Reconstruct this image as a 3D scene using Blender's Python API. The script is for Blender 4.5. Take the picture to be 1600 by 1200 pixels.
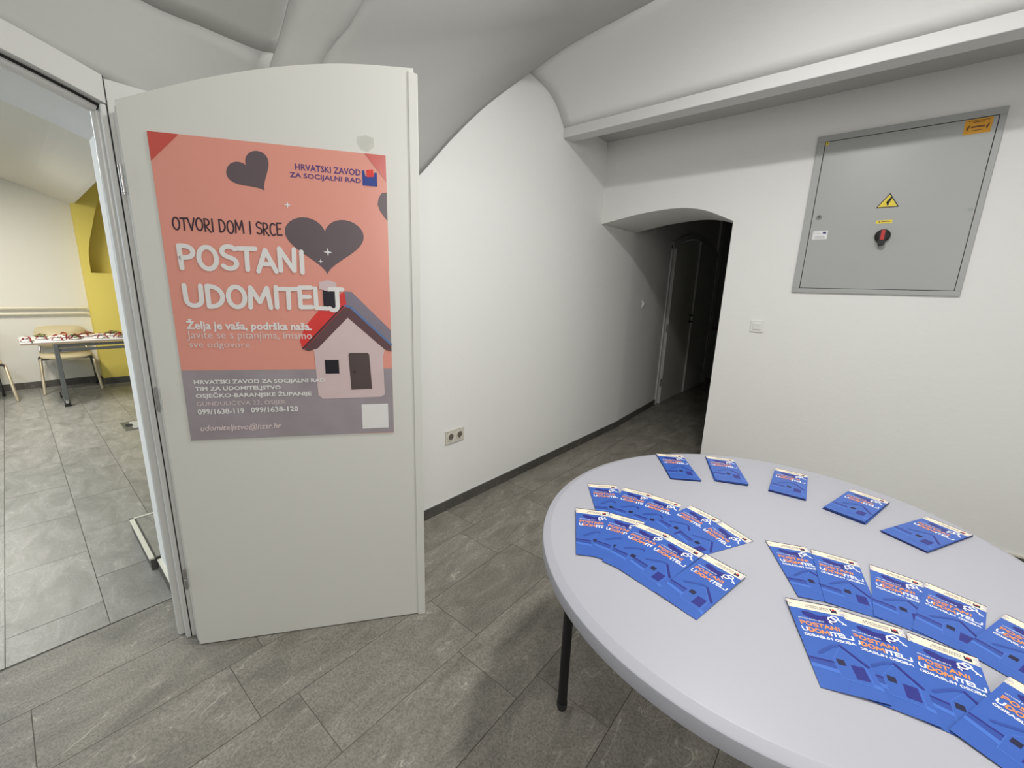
import bpy, bmesh, math, random
from mathutils import Vector, Matrix
random.seed(7)
scn = bpy.context.scene
for o in list(bpy.data.objects): bpy.data.objects.remove(o)
C = scn.collection
PI = math.pi

# ---------------------------------------------------------------- camera, world, light, exposure
F_PX = 652.27
pitch, roll, yaw = 0.221788, 0.0340023, -0.696372
fw = Vector((math.sin(yaw)*math.cos(pitch), math.cos(yaw)*math.cos(pitch), -math.sin(pitch)))
rt = Vector((math.cos(yaw), -math.sin(yaw), 0)); up = rt.cross(fw)
r2 = rt*math.cos(roll)+up*math.sin(roll); u2 = -rt*math.sin(roll)+up*math.cos(roll)
cam = bpy.data.cameras.new('camera'); co = bpy.data.objects.new('camera', cam); C.objects.link(co)
co.matrix_world = Matrix(((r2.x, u2.x, -fw.x, 0), (r2.y, u2.y, -fw.y, 0), (r2.z, u2.z, -fw.z, 1.45), (0, 0, 0, 1)))
cam.sensor_width = 36; cam.lens = 36*F_PX/1600; cam.clip_start = .02
scn.camera = co
w = bpy.data.worlds.new('world'); scn.world = w; w.use_nodes = True
w.node_tree.nodes['Background'].inputs[0].default_value = (.75, .85, 1, 1)
w.node_tree.nodes['Background'].inputs[1].default_value = .2

def area(name, loc, size, power, col, direction=(0, 0, -1), shape='DISK', size_y=None, spread=None):
    l = bpy.data.lights.new(name, 'AREA'); l.shape = shape; l.size = size
    if size_y: l.size_y = size_y
    l.energy = power; l.color = col
    if spread: l.spread = spread
    o = bpy.data.objects.new(name, l); C.objects.link(o); o.location = loc
    o.rotation_euler = Vector(direction).to_track_quat('-Z', 'Y').to_euler()
    return o
area('room_lamp', (-.58, .40, 3.32), .20, 3, (1, .985, .955))
area('room_lamp_front', (-.22, 1.60, 2.95), .20, 22, (1, .985, .955))
area('room_fill_right', (.75, 1.2, 2.95), .35, 8, (1, .985, .955))  # extra fill added to balance wall brightness, no known fixture
area('room_fill_rear', (1.6, -.8, 2.2), 1.2, 21, (1, .985, .955), direction=(-1, .7, -.35), shape='RECTANGLE', size_y=1.2)  # broad fill added behind the camera, not an actual fixture
area('side_room_lamp', (-6.1, -.5, 2.5), 1.2, 46, (1, .95, .84), shape='RECTANGLE', size_y=.3)
area('side_room_lamp_near', (-3.9, -1.2, 2.5), 1.2, 30, (.88, .94, 1), shape='RECTANGLE', size_y=.3)
area('side_room_window', (-3.9, -2.95, 1.6), 2.2, 34, (.66, .82, 1), direction=(0, 1, -.7), shape='RECTANGLE', size_y=1.3)
scn.view_settings.view_transform = 'Standard'; scn.view_settings.look = 'None'
scn.view_settings.gamma = 1; scn.view_settings.use_curve_mapping = False
scn.view_settings.exposure = 0.65

# ---------------------------------------------------------------- materials
def srgb(r, g, b):
    f = lambda c: (c/255/12.92) if c/255 <= .04045 else ((c/255+.055)/1.055)**2.4
    return (f(r), f(g), f(b), 1)
def mat(name, col, rough=.6, metal=0, noise=0, nscale=8, bump=0, bscale=60, spec=.5, coat=0):
    m = bpy.data.materials.new(name); m.use_nodes = True
    nt = m.node_tree; p = nt.nodes['Principled BSDF']
    p.inputs['Base Color'].default_value = col
    p.inputs['Roughness'].default_value = rough; p.inputs['Metallic'].default_value = metal
    p.inputs['Specular IOR Level'].default_value = spec
    if coat: p.inputs['Coat Weight'].default_value = coat; p.inputs['Coat Roughness'].default_value = .15
    tc = nt.nodes.new('ShaderNodeTexCoord')
    n = nt.nodes.new('ShaderNodeTexNoise'); n.inputs['Scale'].default_value = nscale; n.inputs['Detail'].default_value = 4
    nt.links.new(tc.outputs['Object'], n.inputs['Vector'])
    mx = nt.nodes.new('ShaderNodeMix'); mx.data_type = 'RGBA'
    k = noise
    mx.inputs[6].default_value = tuple(c*(1-k) for c in col[:3])+(1,)
    mx.inputs[7].default_value = tuple(min(1, c*(1+k)) for c in col[:3])+(1,)
    nt.links.new(n.outputs['Fac'], mx.inputs[0]); nt.links.new(mx.outputs[2], p.inputs['Base Color'])
    if bump:
        n2 = nt.nodes.new('ShaderNodeTexNoise'); n2.inputs['Scale'].default_value = bscale; n2.inputs['Detail'].default_value = 5
        nt.links.new(tc.outputs['Object'], n2.inputs['Vector'])
        b = nt.nodes.new('ShaderNodeBump'); b.inputs['Strength'].default_value = bump; b.inputs['Distance'].default_value = .004
        nt.links.new(n2.outputs['Fac'], b.inputs['Height']); nt.links.new(b.outputs['Normal'], p.inputs['Normal'])
    return m
def tile_mat(name, base, rough, vein_along='x', grit=.40, vein=.75):
    m = bpy.data.materials.new(name); m.use_nodes = True
    nt = m.node_tree; N = nt.nodes; L = nt.links; p = N['Principled BSDF']
    tc = N.new('ShaderNodeTexCoord'); oi = N.new('ShaderNodeObjectInfo')
    mul = N.new('ShaderNodeMath'); mul.operation = 'MULTIPLY'; mul.inputs[1].default_value = 37.0
    L.new(oi.outputs['Random'], mul.inputs[0])
    cx = N.new('ShaderNodeCombineXYZ'); L.new(mul.outputs[0], cx.inputs[0]); L.new(mul.outputs[0], cx.inputs[2])
    add = N.new('ShaderNodeVectorMath'); add.operation = 'ADD'
    L.new(tc.outputs['Object'], add.inputs[0]); L.new(cx.outputs[0], add.inputs[1])
    # stretched coordinates for slate-like streaks
    mp = N.new('ShaderNodeMapping'); mp.inputs['Scale'].default_value = (1.6, 4.2, 1) if vein_along == 'x' else (4.2, 1.6, 1)
    mp.inputs['Rotation'].default_value = (0, 0, .35)
    L.new(add.outputs[0], mp.inputs['Vector'])
    n1 = N.new('ShaderNodeTexNoise'); n1.inputs['Scale'].default_value = 2.2; n1.inputs['Detail'].default_value = 8; n1.inputs['Roughness'].default_value = .65
    n1.inputs['Distortion'].default_value = .8
    L.new(mp.outputs[0], n1.inputs['Vector'])
    n2 = N.new('ShaderNodeTexNoise'); n2.inputs['Scale'].default_value = 125; n2.inputs['Detail'].default_value = 8; n2.inputs['Roughness'].default_value = .8
    L.new(add.outputs[0], n2.inputs['Vector'])
    n3 = N.new('ShaderNodeTexNoise'); n3.inputs['Scale'].default_value = 1.5; n3.inputs['Detail'].default_value = 3; n3.inputs['Distortion'].default_value = 1.6
    L.new(mp.outputs[0], n3.inputs['Vector'])
    # thin ridges = pale veins
    s = N.new('ShaderNodeMath'); s.operation = 'SUBTRACT'; s.inputs[1].default_value = .5; L.new(n3.outputs['Fac'], s.inputs[0])
    a = N.new('ShaderNodeMath'); a.operation = 'ABSOLUTE'; L.new(s.outputs[0], a.inputs[0])
    r = N.new('ShaderNodeMapRange'); r.inputs[1].default_value = 0; r.inputs[2].default_value = .009; r.inputs[3].default_value = 1; r.inputs[4].default_value = 0
    L.new(a.outputs[0], r.inputs[0])
    gate = N.new('ShaderNodeMapRange'); gate.inputs[1].default_value = .48; gate.inputs[2].default_value = .58; L.new(n1.outputs['Fac'], gate.inputs[0])
    vg = N.new('ShaderNodeMath'); vg.operation = 'MULTIPLY'; L.new(r.outputs[0], vg.inputs[0]); L.new(gate.outputs[0], vg.inputs[1])
    cr = N.new('ShaderNodeValToRGB')
    b = base
    cr.color_ramp.elements[0].position = .28; cr.color_ramp.elements[0].color = (b[0]*.70, b[1]*.70, b[2]*.68, 1)
    cr.color_ramp.elements[1].position = .72; cr.color_ramp.elements[1].color = (b[0]*1.32, b[1]*1.30, b[2]*1.28, 1)
    L.new(n1.outputs['Fac'], cr.inputs[0])
    cr2 = N.new('ShaderNodeValToRGB')
    cr2.color_ramp.elements[0].position = .38; cr2.color_ramp.elements[0].color = (1-grit, 1-grit, 1-grit, 1)
    cr2.color_ramp.elements[1].position = .64; cr2.color_ramp.elements[1].color = (1+grit, 1+grit, 1+grit, 1)
    L.new(n2.outputs['Fac'], cr2.inputs[0])
    mx = N.new('ShaderNodeMix'); mx.data_type = 'RGBA'; mx.blend_type = 'MULTIPLY'; mx.inputs[0].default_value = .9
    L.new(cr.outputs[0], mx.inputs[6]); L.new(cr2.outputs[0], mx.inputs[7])
    rv = N.new('ShaderNodeMapRange'); rv.inputs[3].default_value = .93; rv.inputs[4].default_value = 1.07; L.new(oi.outputs['Random'], rv.inputs[0])
    mt = N.new('ShaderNodeVectorMath'); mt.operation = 'SCALE'; L.new(mx.outputs[2], mt.inputs[0]); L.new(rv.outputs[0], mt.inputs['Scale'])
    mv = N.new('ShaderNodeMix'); mv.data_type = 'RGBA'; mv.inputs[7].default_value = (b[0]*2.3, b[1]*2.3, b[2]*2.2, 1)
    vm = N.new('ShaderNodeMath'); vm.operation = 'MULTIPLY'; vm.inputs[1].default_value = vein; L.new(vg.outputs[0], vm.inputs[0])
    L.new(vm.outputs[0], mv.inputs[0]); L.new(mt.outputs[0], mv.inputs[6])
    L.new(mv.outputs[2], p.inputs['Base Color'])
    p.inputs['Roughness'].default_value = rough
    bp = N.new('ShaderNodeBump'); bp.inputs['Strength'].default_value = .35; bp.inputs['Distance'].default_value = .003
    L.new(n2.outputs['Fac'], bp.inputs['Height']); L.new(bp.outputs['Normal'], p.inputs['Normal'])
    return m

M = {}
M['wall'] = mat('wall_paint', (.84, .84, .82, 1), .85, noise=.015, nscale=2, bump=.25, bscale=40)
M['vault'] = mat('vault_shaded_paint', (.50, .50, .48, 1), .9, noise=.02, nscale=1.5, bump=.2, bscale=25)  # greyer than the walls: the vault's shade is put into the colour
M['dim'] = mat('passage_shade_paint', (.22, .22, .21, 1), .9, noise=.03)  # darkened to cut bounce, so the passage gloom is partly in the colour
M['beam'] = mat('beam_paint', (.68, .68, .67, 1), .7, noise=.01)
M['door'] = mat('door_laminate', (.72, .72, .675, 1), .38, noise=.012, nscale=1.2, bump=.03, bscale=300)
M['frame'] = mat('frame_lacquer', (.68, .68, .655, 1), .25, noise=.01, nscale=3)
M['steel'] = mat('hinge_steel', (.45, .45, .44, 1), .3, metal=1, noise=.05)
M['chrome'] = mat('chrome', (.7, .7, .7, 1), .15, metal=1)
M['black'] = mat('black_powder_coat', (.006, .006, .007, 1), .45)
M['dark'] = mat('dark_gap', (.012, .012, .012, 1), .8)
M['tile'] = tile_mat('floor_tile', (.235, .222, .193), .55, vein_along='y')
M['tile_side'] = tile_mat('side_floor_tile', (.272, .272, .256), .26, vein_along='x', grit=.16, vein=.3)
M['skirt'] = tile_mat('skirting_tile', (.085, .080, .074), .5)
M['grout_side'] = mat('side_grout', (.055, .05, .045, 1), .9, noise=.1, nscale=40)
M['grout'] = mat('grout', (.13, .12, .10, 1), .9, noise=.1, nscale=40)
M['cream'] = mat('cream_trim', (.70, .68, .58, 1), .5, noise=.03)
M['table'] = mat('table_white_plastic', (.425, .43, .478, 1), .42, noise=.01, nscale=5, bump=.04, bscale=200)
M['sidewall'] = mat('side_wall_paint', (.74, .72, .655, 1), .85, noise=.02, nscale=1, bump=.2, bscale=20)
M['yellow'] = mat('yellow_wall_paint', (.80, .66, .15, 1), .8, noise=.03, nscale=3, bump=.2, bscale=30)
M['pipe'] = mat('pipe_paint', (.78, .74, .60, 1), .35)
M['chair_shell'] = mat('chair_beige_plastic', (.66, .57, .37, 1), .5, noise=.03)
M['chair_leg'] = mat('chair_tube', (.52, .45, .32, 1), .35, metal=.4)
M['grey_metal'] = mat('grey_metal', (.16, .17, .17, 1), .4, metal=.6, noise=.05)
M['panel'] = mat('cabinet_grey', (.41, .42, .41, 1), .38, noise=.015, nscale=4, bump=.03, bscale=250)
M['rubber'] = mat('caster_rubber', (.02, .02, .02, 1), .6)
M['switch'] = mat('switch_plastic', (.80, .80, .77, 1), .35, noise=.01)
M['socket'] = mat('socket_plastic', (.66, .63, .55, 1), .35, noise=.01)
M['sockdark'] = mat('socket_recess', (.16, .14, .11, 1), .6)
M['yellow_sign'] = mat('sign_yellow', (.83, .66, .05, 1), .5)
M['orange_sign'] = mat('sign_orange', (.74, .35, .015, 1), .5)
M['sign_black'] = mat('sign_black', (.02, .02, .015, 1), .5)
M['sign_brown'] = mat('sign_brown', (.22, .08, .01, 1), .5)
M['red'] = mat('switch_red', (.55, .03, .03, 1), .4)
M['white'] = mat('label_white', (.80, .80, .82, 1), .5)
M['euro'] = mat('label_navy', (.03, .03, .16, 1), .5)
M['stain'] = mat('grease_stain', (.33, .36, .33, 1), .5)
# poster inks
M['coral'] = mat('poster_coral', srgb(228, 154, 138), .42, noise=.03, nscale=3, bump=.05, bscale=15, coat=.2)
M['coral_dark'] = mat('poster_coral_taped', srgb(204, 88, 78), .25, noise=.04, coat=.3)
M['ground'] = mat('poster_ground', srgb(158, 149, 155), .42, noise=.28, nscale=7, coat=.2)
M['heart'] = mat('poster_heart', srgb(98, 84, 90), .42, noise=.05, coat=.2)
M['ink_white'] = mat('poster_white', srgb(232, 230, 228), .45)
M['ink_pale'] = mat('poster_pale', srgb(222, 206, 204), .45)
M['ink_dark'] = mat('poster_dark', srgb(62, 42, 52), .45)
M['ink_navy'] = mat('poster_navy', srgb(74, 44, 122), .45)
M['logo_blue'] = mat('logo_blue', srgb(30, 58, 140), .45)
M['logo_red'] = mat('logo_red', srgb(224, 52, 42), .45)
M['roof_red'] = mat('roof_red', srgb(222, 58, 54), .45, noise=.15, nscale=9)
M['roof_grey'] = mat('roof_grey', srgb(132, 124, 138), .45, noise=.2, nscale=9)
M['roof_blue'] = mat('roof_blue', srgb(92, 122, 170), .45, noise=.1)
M['eave'] = mat('eave_brown', srgb(98, 66, 70), .45, noise=.2, nscale=12)
M['house'] = mat('house_white', srgb(214, 192, 192), .45, noise=.06, nscale=6)
M['house_door'] = mat('house_door', srgb(84, 70, 68), .45, noise=.1)
M['house_black'] = mat('house_black', srgb(20, 16, 30), .45)
M['tape'] = mat('clear_tape', (.75, .75, .70, 1), .12, noise=.05, nscale=30, bump=.4, bscale=40)
M['tape'].node_tree.nodes['Principled BSDF'].inputs['Alpha'].default_value = .25
# leaflet inks
M['lf_blue'] = mat('leaflet_blue', srgb(56, 96, 180), .38, noise=.06, nscale=14, coat=.1)
M['lf_mid'] = mat('leaflet_mid_blue', srgb(46, 76, 158), .38, noise=.05, nscale=20)
M['lf_light'] = mat('leaflet_light_blue', srgb(70, 114, 200), .38, noise=.05, nscale=20)
M['lf_dark'] = mat('leaflet_dark_blue', srgb(38, 42, 128), .38)
M['lf_navy'] = mat('leaflet_navy', srgb(22, 22, 62), .45)
M['lf_cream'] = mat('leaflet_cream', srgb(238, 226, 204), .42, noise=.02)
M['lf_orange'] = mat('leaflet_orange', srgb(238, 150, 82), .42)
M['lf_white'] = mat('leaflet_white', srgb(240, 242, 248), .42)
M['lf_edge'] = mat('leaflet_paper_edge', srgb(40, 46, 96), .6)
M['c_red'] = mat('ribbon_red', srgb(128, 26, 34), .45)
M['c_green'] = mat('sprig_green', srgb(112, 122, 66), .6)
M['c_tan'] = mat('wafer_tan', srgb(186, 150, 104), .6)
M['edge_band'] = mat('edge_band', srgb(160, 142, 124), .6)
M['seat_rim'] = mat('seat_rim', (.03, .027, .022, 1), .6)
M['c_white'] = mat('wrapper_white', srgb(232, 224, 216), .35)

# ---------------------------------------------------------------- helpers
def link(name, me, parent=None):
    o = bpy.data.objects.new(name, me); C.objects.link(o)
    if parent: o.parent = parent
    return o
def tag(o, label=None, cat=None, group=None, kind=None):
    if label: o['label'] = label
    if cat: o['category'] = cat
    if group: o['group'] = group
    if kind: o['kind'] = kind
    return o
def empty(name, loc=(0, 0, 0), rz=0, label=None, cat=None, group=None, kind=None):
    o = bpy.data.objects.new(name, None); C.objects.link(o); o.location = loc; o.rotation_euler = (0, 0, rz)
    o.empty_display_size = .1
    return tag(o, label, cat, group, kind)
def finish(name, bm, mats, parent=None, smooth=False, bevel=0, seg=2):
    bmesh.ops.recalc_face_normals(bm, faces=bm.faces)
    me = bpy.data.meshes.new(name); bm.to_mesh(me); bm.free()
    for m in (mats if isinstance(mats, (list, tuple)) else [mats]): me.materials.append(m)
    if smooth:
        for p in me.polygons: p.use_smooth = True
    o = link(name, me, parent)
    if bevel:
        b = o.modifiers.new('bevel', 'BEVEL'); b.width = bevel; b.segments = seg; b.limit_method = 'ANGLE'
    return o
def add_box(bm, a, b, mi=0):
    xs = sorted((a[0], b[0])); ys = sorted((a[1], b[1])); zs = sorted((a[2], b[2]))
    v = [bm.verts.new((xs[i], ys[j], zs[k])) for i in (0, 1) for j in (0, 1) for k in (0, 1)]
    for f in ((0, 1, 3, 2), (4, 6, 7, 5), (0, 4, 5, 1), (2, 3, 7, 6), (0, 2, 6, 4), (1, 5, 7, 3)):
        bm.faces.new([v[i] for i in f]).material_index = mi
def box(name, a, b, m, parent=None, bevel=0):
    bm = bmesh.new(); add_box(bm, a, b); return finish(name, bm, m, parent, bevel=bevel)
def add_prism(bm, pts, axis, a, b, mi=0):
    """pts: 2D outline; extruded along axis between a and b."""
    def P(p, t):
        return {'x': (t, p[0], p[1]), 'y': (p[0], t, p[1]), 'z': (p[0], p[1], t)}[axis]
    v0 = [bm.verts.new(P(p, a)) for p in pts]; v1 = [bm.verts.new(P(p, b)) for p in pts]
    n = len(pts)
    bm.faces.new(v0).material_index = mi; bm.faces.new(v1).material_index = mi
    for i in range(n):
        bm.faces.new((v0[i], v0[(i+1) % n], v1[(i+1) % n], v1[i])).material_index = mi
def prism(name, pts, axis, a, b, m, parent=None, bevel=0, smooth=False):
    bm = bmesh.new(); add_prism(bm, pts, axis, a, b); return finish(name, bm, m, parent, bevel=bevel, smooth=smooth)
def add_tube(bm, path, r, seg=12, cap=True):
    path = [Vector(p) for p in path]; rings = []
    for i, p in enumerate(path):
        if i == 0: t = path[1]-path[0]
        elif i == len(path)-1: t = path[-1]-path[-2]
        else: t = (path[i+1]-p).normalized()+(p-path[i-1]).normalized()
        t.normalize(); ref = Vector((0, 0, 1)) if abs(t.z) < .95 else Vector((1, 0, 0))
        a = t.cross(ref).normalized(); b = t.cross(a)
        rr = r[i] if isinstance(r, (list, tuple)) else r
        rings.append([bm.verts.new(p+a*rr*math.cos(2*PI*k/seg)+b*rr*math.sin(2*PI*k/seg)) for k in range(seg)])
    for A, B in zip(rings, rings[1:]):
        for k in range(seg): bm.faces.new((A[k], A[(k+1) % seg], B[(k+1) % seg], B[k]))
    if cap: bm.faces.new(rings[0]); bm.faces.new(rings[-1])
def tube(name, path, r, m, parent=None, seg=12):
    bm = bmesh.new(); add_tube(bm, path, r, seg); o = finish(name, bm, m, parent, smooth=True)
    e = o.modifiers.new('split', 'EDGE_SPLIT'); e.split_angle = .9
    return o
def catmull(pts, n):
    P = [Vector(p) for p in pts]
    if len(P) == 2: return [P[0].lerp(P[1], i/n) for i in range(n+1)]
    # chord-length parameter
    d = [0]
    for a, b in zip(P, P[1:]): d.append(d[-1]+(b-a).length)
    out = []
    for i in range(n+1):
        s = d[-1]*i/n; k = 0
        while k < len(P)-2 and s > d[k+1]: k += 1
        t = (s-d[k])/(d[k+1]-d[k]); p1, p2 = P[k], P[k+1]
        p0 = P[k-1] if k > 0 else p1*2-p2; p3 = P[k+2] if k+2 < len(P) else p2*2-p1
        out.append(.5*((2*p1)+(p2-p0)*t+(2*p0-5*p1+4*p2-p3)*t*t+(3*p1-p0-3*p2+p3)*t**3))
    return out
def coons(name, c0, c1, d0, d1, n, m_, mats, parent=None, mirror=False):
    """c0,c1 run along u at v=0,1; d0,d1 run along v at u=0,1."""
    c0 = catmull(c0, n); c1 = catmull(c1, n); d0 = catmull(d0, m_); d1 = catmull(d1, m_)
    bm = bmesh.new()
    for sx in ((1, -1) if mirror else (1,)):
        G = []
        for j in range(m_+1):
            v = j/m_; row = []
            for i in range(n+1):
                u = i/n
                p = c0[i]*(1-v)+c1[i]*v+d0[j]*(1-u)+d1[j]*u-(c0[0]*(1-u)*(1-v)+c0[-1]*u*(1-v)+c1[0]*(1-u)*v+c1[-1]*u*v)
                row.append(bm.verts.new((p.x*sx, p.y, p.z)))
            G.append(row)
        for j in range(m_):
            for i in range(n): bm.faces.new((G[j][i], G[j][i+1], G[j+1][i+1], G[j+1][i]))
    o = finish(name, bm, mats, parent, smooth=True)
    s = o.modifiers.new('thickness', 'SOLIDIFY'); s.thickness = .01; s.offset = 0
    return o
def copy_tree(o, parent=None):
    c = o.copy(); C.objects.link(c)
    if parent: c.parent = parent
    for ch in [x for x in o.children]: copy_tree(ch, c)
    return c

# ---------------------------------------------------------------- floors (tiles laid one by one on a grout bed)
WX = -1.947
def tile_mesh(name, lx, ly, h, m):
    g = .0013; bm = bmesh.new(); add_box(bm, (g-lx/2, g-ly/2, -h), (lx/2-g, ly/2-g, 0))
    bmesh.ops.recalc_face_normals(bm, faces=bm.faces)
    me = bpy.data.meshes.new(name); bm.to_mesh(me); bm.free(); me.materials.append(m); return me
def put_tile(parent, cache, lx, ly, cx, cy, z, h, m, rz=0, name='tile'):
    key = (round(lx, 3), round(ly, 3))
    if key not in cache: cache[key] = tile_mesh(name, key[0], key[1], h, m)
    o = bpy.data.objects.new(name, cache[key]); C.objects.link(o); o.parent = parent
    o.location = (cx, cy, z); o.rotation_euler = (random.uniform(-.0005, .0005), random.uniform(-.0006, .0006), rz+(PI if False else 0))
    return o
floor = tag(box('floor', (-2.25, -2.6, -.06), (1.95, 7.7, -.0014), M['grout']), kind='structure')
cache = {}
PW, PL, ROT = .3062, .612, .016
# rows run along Y; each entry: x of row's left joint (at y=0), y of one cross joint
rows = []
off = {0: -.28, 1: -.156, 2: .342, 3: .470, 4: .978, 5: 1.107, 6: .922, 7: .55, 8: .2, 9: .83, 10: .40, 11: 0, 12: .3, 13: .6}
x = -2.262
k = 0
def clip_y(x0):
    xc = x0+PW/2
    return (-1.2, 7.6) if xc < -.86 else (-1.2, 3.49)
while x < 1.9:
    lo, hi = clip_y(x)
    y = off[k] - PL*6
    while y < hi:
        a, b = max(y, lo), min(y+PL, hi)
        x0, x1 = x, x+PW
        if k == 0: x0 = -2.247; b = min(b, .33)
        if b-a > .02:
            cy = (a+b)/2; put_tile(floor, cache, x1-x0, b-a, (x0+x1)/2-ROT*cy, cy, random.uniform(-.0004, .0004), .006, M['tile'], rz=ROT)
        y += PL
    x += PW; k += 1
floor_l = tag(box('floor_left', (-8.12, -3.0, -.06), (-2.25, 3.0, -.0014), M['grout_side']), kind='structure')
cache2 = {}
TW, TL = .29, .557
for r in range(-5, 5):
    y0 = -.215+TW*r
    xs = -2.255
    first = {-1: .30, 0: .195, 1: .43}.get(r, (.195 if r % 2 == 0 else .45))
    L_ = first
    while xs > -8.1:
        xe = max(xs-L_, -8.1)
        if xs-xe > .02:
            put_tile(floor_l, cache2, xs-xe, TW, (xs+xe)/2, y0+TW/2, random.uniform(-.0003, .0003), .006, M['tile_side'])
        xs = xe if xe > -8.1+1e-6 else -9; L_ = TL

# ---------------------------------------------------------------- walls of the near room
AR_Y, AR_H = -.72, 1.005           # doorway arch centre and half span
def arc_z(y, base=1.974, rise=.2):
    return base+rise*(1-((y-AR_Y)/AR_H)**2)
JY = .285
# left wall: solid part from the doorway to the passage door
def wall_quad(name, pts, z0, z1, t, m, side):
    """vertical wall through plan points, thickened to one side."""
    bm = bmesh.new(); v = []
    for (px, py) in pts:
        v.append([bm.verts.new((px, py, z0)), bm.verts.new((px, py, z1)), bm.verts.new((px+side[0]*t, py+side[1]*t, z1)), bm.verts.new((px+side[0]*t, py+side[1]*t, z0))])
    for A, B in zip(v, v[1:]):
        for k in range(4): bm.faces.new((A[k], A[(k+1) % 4], B[(k+1) % 4], B[k]))
    bm.faces.new(v[0]); bm.faces.new(v[-1])
    return tag(finish(name, bm, m), kind='structure')
wl = wall_quad('wall_left', [(WX, JY+.03), (WX, 3.6), (WX-.004, 4.2), (-2.03, 5.45)], 0, 3.6, .573, M['wall'], (-1, 0))
# wall above and beyond the doorway
bm = bmesh.new()
n = 24; pts = []
for i in range(n+1):
    y = AR_Y-1.022+2.044*i/n; pts.append((y, arc_z(y, 1.974+.012)))
outline = [(-2.6, 0), (-2.6, 3.6), (JY+.03, 3.6), (JY+.03, 0)]
poly = [(-2.6, 0), (AR_Y-AR_H, 0)]+pts+[(JY, 0), (JY+.03, 0), (JY+.03, 3.6), (-2.6, 3.6)]
def add_wall_with_arch(bm, poly_top, x0, x1):
    # poly_top: list of (y,z) arch points, build strips from arch to z=3.6
    A = [(bm.verts.new((x0, y, z)), bm.verts.new((x0, y, 3.6)), bm.verts.new((x1, y, 3.6)), bm.verts.new((x1, y, z))) for y, z in poly_top]
    for a, b in zip(A, A[1:]):
        for k in range(4): bm.faces.new((a[k], b[k], b[(k+1) % 4], a[(k+1) % 4]))
    bm.faces.new(A[0]); bm.faces.new(A[-1])
add_wall_with_arch(bm, pts, WX, -2.52)
add_box(bm, (WX, -2.6, 0), (-2.52, AR_Y-1.022, 3.6))
add_box(bm, (WX, AR_Y+1.022, 0), (-2.52, JY+.03, 3.6))
o = finish('wall_doorway', bm, M['wall']); tag(o, kind='structure')

# back wall with arched passage opening
PX0, PX1 = WX, -.872
BY = 3.49
def arch_back(x): # left spring, crown, right end
    P = [(-1.947, 2.044), (-1.75, 2.078), (-1.596, 2.101), (-1.282, 2.118), (-1.086, 2.085), (-.872, 1.992)]
    for (a, za), (b, zb) in zip(P, P[1:]):
        if a <= x <= b: return za+(zb-za)*(x-a)/(b-a)
    return P[-1][1]
def arch_back_s(x):
    c = catmull([(-1.947, 0, 2.044), (-1.75, 0, 2.076), (-1.596, 0, 2.100), (-1.30, 0, 2.118), (-1.086, 0, 2.085), (-.872, 0, 1.992)], 24)
    return c
bm = bmesh.new()
cur = arch_back_s(0)
A = []
for p in cur:
    A.append((bm.verts.new((p.x, BY, p.z)), bm.verts.new((p.x, BY, 3.6)), bm.verts.new((p.x, BY+.70, 3.6)), bm.verts.new((p.x, BY+.70, p.z+.01))))
for a, b in zip(A, A[1:]):
    for k in range(4): bm.faces.new((a[k], b[k], b[(k+1) % 4], a[(k+1) % 4]))
add_box(bm, (-.872, BY, 0), (1.96, BY+.70, 3.6))
o = finish('wall_back', bm, M['wall']); tag(o, kind='structure')
tag(box('wall_right', (1.95, -2.6, 0), (2.05, BY+.1, 3.6), M['wall']), kind='structure')
tag(box('wall_rear', (-2.52, -2.7, 0), (2.05, -2.6, 3.6), M['wall']), kind='structure')
# passage behind the arch
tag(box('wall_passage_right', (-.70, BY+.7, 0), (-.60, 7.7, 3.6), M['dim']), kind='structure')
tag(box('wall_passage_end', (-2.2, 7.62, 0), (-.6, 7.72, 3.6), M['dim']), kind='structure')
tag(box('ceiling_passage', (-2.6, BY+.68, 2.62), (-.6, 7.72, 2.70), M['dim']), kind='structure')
tag(box('wall_passage_left', (-2.6, 7.40, 0), (-2.0, 7.62, 3.6), M['wall']), kind='structure')
_a2 = lambda y: 2.03+.20*(1-((y-6.47)/.98)**2)+.04
tag(prism('wall_passage_over', [(5.45+1.95*i/16, _a2(5.45+1.95*i/16)) for i in range(17)]+[(7.40, 3.6), (5.45, 3.6)], 'x', -2.6, -2.032, M['wall']), kind='structure')
tag(box('wall_passage_backing', (-2.7, 5.40, 0), (-2.6, 7.72, 3.6), M['wall']), kind='structure')

# ---------------------------------------------------------------- vaulted ceiling
S_R = (-1.947, .82, 1.50); S_L = (-1.947, .60, 1.50)
R_ = [S_R, (-1.86, .84, 1.97), (-1.709, .88, 2.252), (-1.548, .96, 2.428), (-1.1, 1.0, 2.87), (-.6, 1.05, 3.25), (0, 1.08, 3.46)]
L_ = [S_L, (-1.85, .66, 1.98), (-1.732, .72, 2.223), (-1.641, .745, 2.362), (-1.3, .78, 2.80), (-.6, .80, 3.30), (0, .80, 3.46)]
K_ = [(-1.947, 2.402, 2.835), (-1.64, 2.37, 2.88), (-1.19, 2.345, 2.907), (-.6, 2.33, 2.95), (0, 2.33, 2.97)]
W_ = [S_R, (-1.947, 1.0, 1.62), (-1.947, 1.25, 1.815), (-1.947, 1.503, 2.032), (-1.947, 1.703, 2.239), (-1.947, 1.95, 2.473), (-1.947, 2.171, 2.654), (-1.947, 2.402, 2.835)]
ceil = empty('ceiling', kind='structure')
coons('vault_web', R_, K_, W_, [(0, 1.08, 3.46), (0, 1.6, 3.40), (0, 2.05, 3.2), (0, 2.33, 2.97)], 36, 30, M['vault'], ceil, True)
coons('vault_rib', L_, R_, [S_L, S_R], [(0, .80, 3.46), (0, 1.08, 3.46)], 36, 4, M['vault'], ceil, True)
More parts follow.
